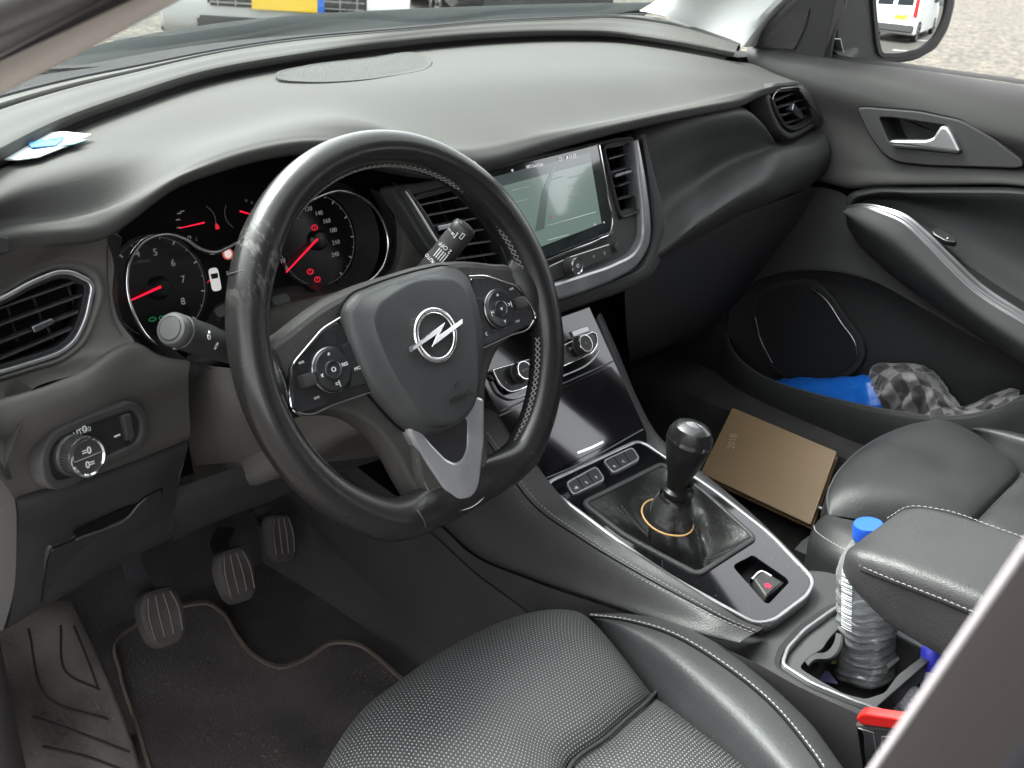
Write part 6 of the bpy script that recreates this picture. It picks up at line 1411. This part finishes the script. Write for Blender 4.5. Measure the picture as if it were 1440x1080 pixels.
# bolster by the door
WI = cz((1341, 602, -.338), (1365, 620, -.344), (1400, 646, -.346), (1436, 666, -.35), (1500, 705, -.35))+[V3(.92, -.62, -.34)]
WM = cz((1346, 600, -.332), (1385, 606, -.315), (1425, 614, -.306), (1470, 630, -.302), (1540, 665, -.302))+[V3(.96, -.62, -.29)]
WO = cz((1348, 598, -.332), (1385, 597, -.322), (1425, 601, -.316), (1480, 615, -.314), (1560, 650, -.314))+[V3(.99, -.62, -.30)]
loft('cushion_bolster', [shift(WI, 0, 0, -.01), WI, shift(mixc(WI, WM, .5, 60), 0, 0, .004), WM, shift(mixc(WM, WO, .5, 60), 0, 0, .003), WO, shift(WO, .006, 0, -.03), shift(WO, .004, 0, -.16)], leath2, ps, n=80, m=6)
stitches('stitching', shift(mixc(WM, WO, .35, 60), 0, 0, .0034), MATS['thread_white'], ps, step=.0062, ln=.0045, r=.0006)
box('seat_base', (.74, -.38, -.46), (.40, .46, .18), black, ps, bev=.03)
box('backrest', (.74, -.86, .02), (.46, .13, .62), leath2, ps, bev=.05, rot=Matrix.Rotation(R(20), 3, 'X'), seg=4)

# ================================================================ armrest
am = thing('armrest', 'padded dark leather centre armrest with pale stitched edge over the cup holder', 'armrest', (.37, -.5, -.25))
secs = []
def sec(y, x0, x1, zb, zt, r=.014, n=60):
    o = rnd([(x0, zb), (x1, zb), (x1, zt), (x0, zt)], r, 6); return [V3(a, y+ (zt-b)*0, b) for a, b in cr(o, n, True)]
for y, x0, x1, zb, zt, r_ in ((-.3065, .335, .40, -.207, -.200, .003), (-.308, .315, .425, -.211, -.194, .006), (-.314, .302, .438, -.217, -.187, .010), (-.326, .296, .444, -.224, -.181, .013), (-.345, .294, .446, -.233, -.176, .014), (-.370, .294, .446, -.243, -.172, .014), (-.41, .294, .446, -.248, -.168, .014), (-.50, .294, .446, -.25, -.163, .014), (-.66, .294, .446, -.25, -.158, .014)):
    secs.append(sec(y-.008, x0, x1, zb-.006, zt-.008, r_))
loft('cushion', [[secs[0][0]*.0+sum(secs[0])/60+(p-sum(secs[0])/60)*.02 for p in secs[0]]]+secs+[[sum(secs[-1])/60+(p-sum(secs[-1])/60)*.02 for p in secs[-1]]], leath3, am, n=60, m=5, closed=True)
sl_ = [V3(.2965, -.338, -.204), V3(.2932, -.368, -.2005), V3(.2930, -.418, -.196), V3(.2930, -.508, -.191), V3(.2930, -.66, -.186)]
stitches('stitching', shift(sl_, -.0008, 0, .004), threadl, am, step=.0058, ln=.0042, r=.0006)
tube('seam', [V3(.345, -.3165, -.212), V3(.312, -.320, -.209)]+sl_, .0011, pit, am, n=60, seg=6)
stitches('stitching', [V3(.40, -.317, -.197), V3(.430, -.326, -.1895), V3(.4395, -.353, -.1835), V3(.441, -.418, -.178), V3(.441, -.66, -.168)], threadl, am, step=.0058, ln=.0042, r=.0006)

# ================================================================ bottle
wb = A(1216, 952, 'z', -.408); wt = A(1221, 742, 'x', .398)
ax_ = (wt-wb); L_ = np.linalg.norm(ax_); ax_ /= L_
bt = thing('water_bottle', 'clear ribbed plastic water bottle with blue cap standing in the cup holder', 'bottle', tuple(wb))
pet = bpy.data.materials.new('clear_plastic'); pet.use_nodes = True; N = pet.node_tree; N.nodes.clear()
o_ = N.nodes.new('ShaderNodeOutputMaterial'); t_1 = N.nodes.new('ShaderNodeBsdfTransparent'); t_1.inputs[0].default_value = (.86, .89, .90, 1)
g_1 = N.nodes.new('ShaderNodeBsdfGlossy'); g_1.inputs['Roughness'].default_value = .04; r_1 = N.nodes.new('ShaderNodeBsdfRefraction'); r_1.inputs['IOR'].default_value = 1.12; r_1.inputs['Roughness'].default_value = .02
f_1 = N.nodes.new('ShaderNodeFresnel'); f_1.inputs[0].default_value = 2.0; m_1 = N.nodes.new('ShaderNodeMixShader'); m_2 = N.nodes.new('ShaderNodeMixShader'); m_1.inputs[0].default_value = .15
N.links.new(t_1.outputs[0], m_1.inputs[1]); N.links.new(r_1.outputs[0], m_1.inputs[2]); N.links.new(f_1.outputs[0], m_2.inputs[0]); N.links.new(m_1.outputs[0], m_2.inputs[1]); N.links.new(g_1.outputs[0], m_2.inputs[2]); d_1 = N.nodes.new('ShaderNodeBsdfDiffuse'); d_1.inputs[0].default_value = (.75, .77, .78, 1); m_3 = N.nodes.new('ShaderNodeMixShader'); m_3.inputs[0].default_value = .21
N.links.new(m_2.outputs[0], m_3.inputs[1]); N.links.new(d_1.outputs[0], m_3.inputs[2]); N.links.new(m_3.outputs[0], o_.inputs[0])
prof = [(0, .004), (.018, .002), (.027, .001), (.031, .006)]
h = .010
random.seed(3)
while h < L_*.60:
    prof += [(.0328, h), (.0325, h+.0016), (.0308, h+.0042), (.0310, h+.0056)]; h += .0075+random.random()*.0065
prof += [(.0325, h+.004), (.0328, L_*.70), (.031, L_*.76), (.026, L_*.83), (.019, L_*.89), (.0135, L_*.925), (.0130, L_*.95)]
bo_t = lathe('body', prof, wb, ax_, pet, bt, seg=56, ang=60)
for v in bo_t.data.vertices:
    p = v.co*55; k = _nz.noise(p); v.co += Vector((k*.0030, _nz.noise(p+Vector((4, 4, 4)))*.0030, _nz.noise(v.co*26)*.010))
cp_ = lathe('cap', [(.0155, 0), (.0163, .002), (.0163, .004), (.0163, .0155), (.0150, .0185), (0, .0188)], wb+ax_*L_*.93, ax_, mat('cap_blue', (.012, .085, .50), .4), bt, seg=96, ang=60)
for v in cp_.data.vertices:
    d = np.array(v.co)-(wb+ax_*L_*.93); h_ = d@ax_; rd_ = d-ax_*h_; r_n = np.linalg.norm(rd_)
    if r_n > .0158: 
        t_ = math.atan2(rd_@sd_, rd_@tc_) if False else math.atan2(rd_[1], rd_[0]); v.co = Vector(wb+ax_*L_*.93+ax_*h_+rd_*(1-.035*(.5+.5*math.cos(32*t_))))
tc_ = CAM-wb; tc_ -= ax_*(tc_@ax_); tc_ /= np.linalg.norm(tc_); sd_ = np.cross(ax_, tc_)
bm = bmesh.new()
random.seed(11); hh = L_*.42
while hh < L_*.80:
    w = random.choice([.0006, .001, .0016]); 
    a0 = [wb+ax_*(hh+q)+(tc_*math.cos(t)+sd_*math.sin(t))*(.0338 if hh < L_*.7 else .0338-(hh-L_*.7)*.25) for q in (0, w) for t in (-.75, -.35)]
    tpt = [wb+ax_*hh+(tc_*math.cos(t)+sd_*math.sin(t))*.0340 for t in np.linspace(-.85, -.45, 6)]
    tube('', tpt, w*.5, None, bm=bm, seg=5); hh += w+random.choice([.0012, .002])
finish(bm, 'barcode_print', mat('barcode_white', (.72, .74, .75), .5), bt)

# ================================================================ small things behind the cup holder
gb_ = A(1276, 990, 'z', -.384)
gball = lathe('golf_ball', [(0 if k in (0, 24) else .0213*math.sin(math.pi*k/24), -.0213*math.cos(math.pi*k/24)) for k in range(25)], gb_, (0, 0, 1), mat('golf_white', (.68, .68, .72), .3, coat=.3, bump=('v', 260, .8, .002)), None, seg=48)
tag(gball, 'white golf ball with black lettering in the open console bin', 'golf ball')
tc2 = (CAM-gb_)/np.linalg.norm(CAM-gb_)
f2 = Frame(gb_+tc2*.0213, CR, CU*1.0); tt = tc2
gtx = text('lettering', 'DE 6.300T', Frame(gb_, CR, np.cross(tc2, CR)), (-.001, -.006), .0062, black, gball, h=.0213, rot=.25)
for v in gtx.data.vertices:
    d = np.array(v.co)-gb_; v.co = Vector(gb_+d/np.linalg.norm(d)*.0218)
gs = A(1308, 962, 'z', -.375); ga = V3(.1, .25, 1); ga /= np.linalg.norm(ga)
gst = thing('glue_stick', 'small white tube with a blue cap in the open console bin', 'tube', tuple(gs))
lathe('tube', [(.010, -.02), (.010, .018), (.0092, .020)], gs, ga, mat('tube_white', (.6, .62, .75), .4), gst, seg=24)
lathe('cap', [(.0108, .018), (.0112, .020), (.0112, .040), (.0095, .043), (0, .043)], gs, ga, mat('cap_violet', (.05, .05, .55), .35), gst, seg=12)
# belt buckle
bkO = A(1232, 1010, 'x', .200)
bkt = thing('belt_buckle', 'black seat belt buckle with bright red release button beside the driver seat', 'seat belt buckle', tuple(bkO))
FBK = Frame(bkO, (.0, -1, .06), (-.25, .0, 1))
if FBK.n@(CAM-bkO) < 0: FBK = Frame(bkO, -FBK.u, FBK.v)
bo3 = FBK.poly([(1201, 1020), (1290, 1030), (1290, 1100), (1215, 1100), (1210, 1030), (1202, 1024)])
plate('housing', FBK, rnd(bo3, .003), -.012, .0, mat('buckle_black', (.03, .03, .031), .45), bkt, bev=.003)
box_r = FBK.poly([(1204, 1009), (1210, 1003), (1218, 1002), (1288, 1013), (1288, 1028), (1210, 1018)])
plate('release_button', FBK, rnd(box_r, .002), -.008, .0015, mat('button_red', (.48, .014, .012), .45), bkt, bev=.002)
for l in ([(1207, 1024), (1228, 1030), (1236, 1080)], [(1290, 1036), (1240, 1036), (1242, 1080)]):
    tube('moulding_line', [FBK.P(a, b, .0005) for a, b in l], .0006, mat('line_grey2', (.16, .16, .16), .5), bkt, seg=5)

# parking card on the dashboard
zc = .1515
cdp = [A(x, y, 'z', z) for x, y, z in ((-30, 214, .146), (20, 203, .148), (60, 194, .1495), (90, 192, .1500), (129, 196, .1495), (95, 212, .1480), (55, 228, .1465), (25, 232, .146), (0, 231, .1455), (-30, 228, .145))]
bm = bmesh.new(); t_ = [bm.verts.new(p+V3(0, 0, .0045)) for p in cdp]; b_2 = [bm.verts.new(p+V3(0, 0, .0035)) for p in cdp]
bm.faces.new(t_); bm.faces.new(b_2[::-1])
for k in range(len(t_)): bm.faces.new((b_2[k], b_2[(k+1) % len(t_)], t_[(k+1) % len(t_)], t_[k]))
card = thing('parking_card', 'white and blue card lying on the left end of the dashboard top', 'card', tuple(cdp[3]))
finish(bm, 'card', mat('card_white', (.62, .68, .70), .5), card)
FCd = Frame(cdp[3]+V3(0, 0, .0050), (1, 0, -.02), (0, 1, .06))
for l, m_ in (([(44, 208), (78, 205), (90, 196), (60, 197), (40, 202)], mat('card_blue', (.02, .16, .42), .5)), ([(88, 200), (122, 197), (104, 203), (84, 206)], mat('card_cyan', (.25, .52, .60), .5)), ([(66, 197), (88, 191), (90, 194), (76, 199)], MATS['card_blue'])):
    plate('printed_mark', FCd, FCd.poly(l), -.0002, .0006, m_, card, bev=0)

# ================================================================ outside vehicles
def vehicle(name, label, cat, loc, rot, L=4.4, Wd=1.85, H=1.5, paint=None, van=False, plate_col=None, group=None):
    t = bpy.data.objects.new(name, None); COL.objects.link(t); tag(t, label, cat, group)
    hw = Wd/2
    if van: prof = [(-L/2, .35), (-L/2+.03, 1.2), (-L/2+.12, H-.05), (-L/2+.4, H), (L/2-1.6, H), (L/2-1.25, H-.08), (L/2-.55, 1.25), (L/2-.12, 1.05), (L/2, .75), (L/2, .32), (L/2-.15, .25), (-L/2+.15, .25)]
    else: prof = [(-L/2, .40), (-L/2+.02, .85), (-L/2+.15, 1.02), (-L/2+.75, H-.08), (-L/2+1.4, H), (0, H-.02), (L/2-1.75, H-.22), (L/2-1.15, .98), (L/2-.35, .86), (L/2-.05, .70), (L/2, .55), (L/2, .30), (L/2-.2, .22), (-L/2+.2, .22)]
    prof = rnd(prof, .12, 4)
    bm = bmesh.new(); N_ = len(prof); rows = []
    for s_, k, dz in ((-1, .90, 0), (-.97, .985, 0), (-.90, 1, 0), (.90, 1, 0), (.97, .985, 0), (1, .90, 0)):
        row = []
        for x, z in prof:
            zz = z; tw_ = 1-.16*max(0, (z-.9)/(H-.9)) if z > .9 else 1
            row.append(bm.verts.new(((x*k), s_*hw*tw_, .6+(zz-.6)*(k if abs(s_) > .95 else 1))))
        rows.append(row)
    for a, b in zip(rows[:-1], rows[1:]):
        for k in range(N_): bm.faces.new((a[k], a[(k+1) % N_], b[(k+1) % N_], b[k]))
    bm.faces.new(rows[0][::-1]); bm.faces.new(rows[-1])
    def P(nm, bm_, m_, par): 
        bmesh.ops.recalc_face_normals(bm_, faces=bm_.faces)
        for f in bm_.faces: f.smooth = True
        for e in bm_.edges:
            if len(e.link_faces) == 2 and e.calc_face_angle(0) > .6: e.smooth = False
        me = bpy.data.meshes.new(nm); bm_.to_mesh(me); bm_.free(); me.materials.append(m_)
        o = bpy.data.objects.new(nm, me); COL.objects.link(o); o.parent = par; return o
    def bx(nm, c, s, m_, par, bev=.02):
        b2 = bmesh.new(); bmesh.ops.create_cube(b2, size=1)
        for v in b2.verts: v.co = Vector((v.co.x*s[0]+c[0], v.co.y*s[1]+c[1], v.co.z*s[2]+c[2]))
        if bev: bmesh.ops.bevel(b2, geom=b2.edges[:], offset=bev, segments=2, affect='EDGES')
        return P(nm, b2, m_, par)
    body_ = P('body', bm, paint, t); gls = mat('car_window', (.02, .025, .028), .06)
    if van:
        bx('rear_window', (-L/2+.06, -.42, 1.35), (.08, .70, .50), gls, t); bx('rear_window', (-L/2+.06, .42, 1.35), (.08, .70, .50), gls, t)
        bx('bumper', (-L/2-.03, 0, .45), (.16, Wd*.98, .22), mat('bumper_grey', (.05, .05, .05), .6), t, .04)
        for s_ in (-1, 1):
            bx('tail_light', (-L/2+.04, s_*(hw-.09), 1.15), (.10, .14, .75), mat('tail_red', (.55, .02, .02), .2), t, .02)
            bx('side_window', (L/2-1.5, s_*(hw-.02), 1.45), (.9, .06, .42), gls, t)
        bx('door_gap', (-L/2+.012, 0, 1.1), (.03, .015, 1.4), mat('gap_dark', (.02, .02, .02), .6), t, 0)
        bx('number_plate', (-L/2-.01, .35, .78), (.04, .52, .11), mat('plate_yellow', (.75, .50, .03), .5), t, .005)
    else:
        bx('windscreen', (L/2-1.45, 0, 1.14), (.75, Wd*.78, .18), gls, t, .05)
        for s_ in (-1, 1): bx('side_window', (-.25, s_*(hw*.93), 1.18), (2.1, .06, .30), gls, t)
        bx('grille', (L/2-.01, 0, .60), (.08, Wd*.62, .26), mat('grille_dark', (.015, .016, .017), .5), t, .02)
        for k in range(5): bx('grille_bar', (L/2+.035, 0, .50+k*.05), (.02, Wd*.60, .010), satin, t, 0)
        for k in range(9): bx('grille_bar', (L/2+.033, (k-4)*.125, .60), (.016, .010, .24), satin, t, 0)
        bx('lower_grille', (L/2-.0, 0, .34), (.10, Wd*.7, .12), MATS['grille_dark'], t, .02)
        for s_ in (-1, 1): bx('headlight', (L/2-.16, s_*hw*.74, .72), (.30, .36, .14), mat('headlight_glass', (.55, .57, .58), .08, metal=.4), t, .05)
        bx('number_plate', (L/2+.05, 0, .52), (.03, .52, .11), mat('plate_yellow', (.75, .50, .03), .5), t, .005)
        bx('plate_band', (L/2+.062, .235, .52), (.015, .05, .10), mat('plate_blue', (.02, .12, .5), .5), t, 0)
        c = bpy.data.curves.new('t', 'FONT')
        bpy.data.curves.remove(c)
    for x in (-L/2+.85, L/2-.85):
        for s_ in (-1, 1):
            b2 = bmesh.new(); pr = [(.0, .10), (.20, .11), (.235, .09), (.24, .115), (.30, .12), (.325, .09), (.325, -.09), (.30, -.11), (0, -.11)]
            tmp = lathe('', pr, (x, s_*(hw-.10), .325), (0, s_, 0), None, bm=b2, seg=36); wh = P('wheel', b2, mat('tyre', (.02, .02, .02), .8), t)
            b3 = bmesh.new(); lathe('', [(0, .112), (.05, .125), (.07, .112), (.215, .122), (.232, .118), (.232, .10), (0, .10)], (x, s_*(hw-.10), .325), (0, s_, 0), None, bm=b3, seg=36); P('rim', b3, mat('alloy', (.45, .45, .46), .3, metal=.8), wh)
            b4 = bmesh.new()
            for k in range(5):
                a = k*2*math.pi/5; 
                for da in (-.30,): 
                    tube('', [(x+.06*math.cos(a+.63), s_*(hw+.024), .325+.06*math.sin(a+.63)), (x+.20*math.cos(a+.63), s_*(hw+.024), .325+.20*math.sin(a+.63))], .028, None, bm=b4, seg=8)
            P('rim_opening', b4, MATS['tyre'], wh)
    t.location = loc; t.rotation_euler = (0, 0, rot)
    return t
silver = mat('silver_paint', (.55, .56, .56), .25, metal=.3, coat=.5); whitep = mat('white_paint', (.75, .76, .76), .25, coat=.5)
dkp = mat('dark_paint', (.03, .035, .04), .2, coat=.5); greyp = mat('grey_paint', (.18, .19, .2), .25, coat=.5)
e1 = A(380, 6, 'y', 5.6)
vehicle('parked_car', 'silver parked car facing us with yellow plate and barred grille, seen through windscreen', 'car', (5.55, 8.05, -.95), R(-125), H=1.75, paint=silver, group='cars parked outside')
e2 = A(660, -20, 'y', 8.2)
vehicle('parked_car', 'dark grey parked car beyond the windscreen, right of the silver one', 'car', (9.6, 9.6, -.95), R(-118), paint=dkp, group='cars parked outside')
e3 = A(842, 12, 'z', -.95)
vehicle('parked_car', 'white parked car side on at the far right of the windscreen, one alloy wheel showing', 'car', (e3[0]-1.3, e3[1]+1.9, -.95), R(-42), paint=whitep, L=4.4, group='cars parked outside')
# what the door mirror reflects
vp = Rm+d_out*8.5
def mir(px, py):
    d = ray(px, py); d /= np.linalg.norm(d); o = A(px, py, 'y', YM); r_ = d-nm*2*(d@nm); t = (-.95-o[2])/r_[2]; return o+r_*t, r_
dh = d_out.copy(); dh[2] = 0; dh /= np.linalg.norm(dh); hit = Rm+dh*9.5; vc_ = hit+dh*2.7
vehicle('white_van', 'white delivery van with tall red tail lights reflected in the door mirror', 'van', (vc_[0], vc_[1], -.95), math.atan2(dh[1], dh[0])+.28, L=5.2, Wd=2.0, H=2.4, paint=whitep, van=True)
for k in range(3):
    vehicle('reflected_car', ('dark grey', 'silver', 'mid grey')[k]+' car parked in the row behind us, '+('nearest to', 'second from', 'third from')[k]+' the van in the mirror', 'car', (hit[0]-5.2-k*.3, hit[1]-3.0-k*2.9, -.95), R(185), paint=(dkp, silver, greyp)[k], group='row of cars reflected in the mirror')
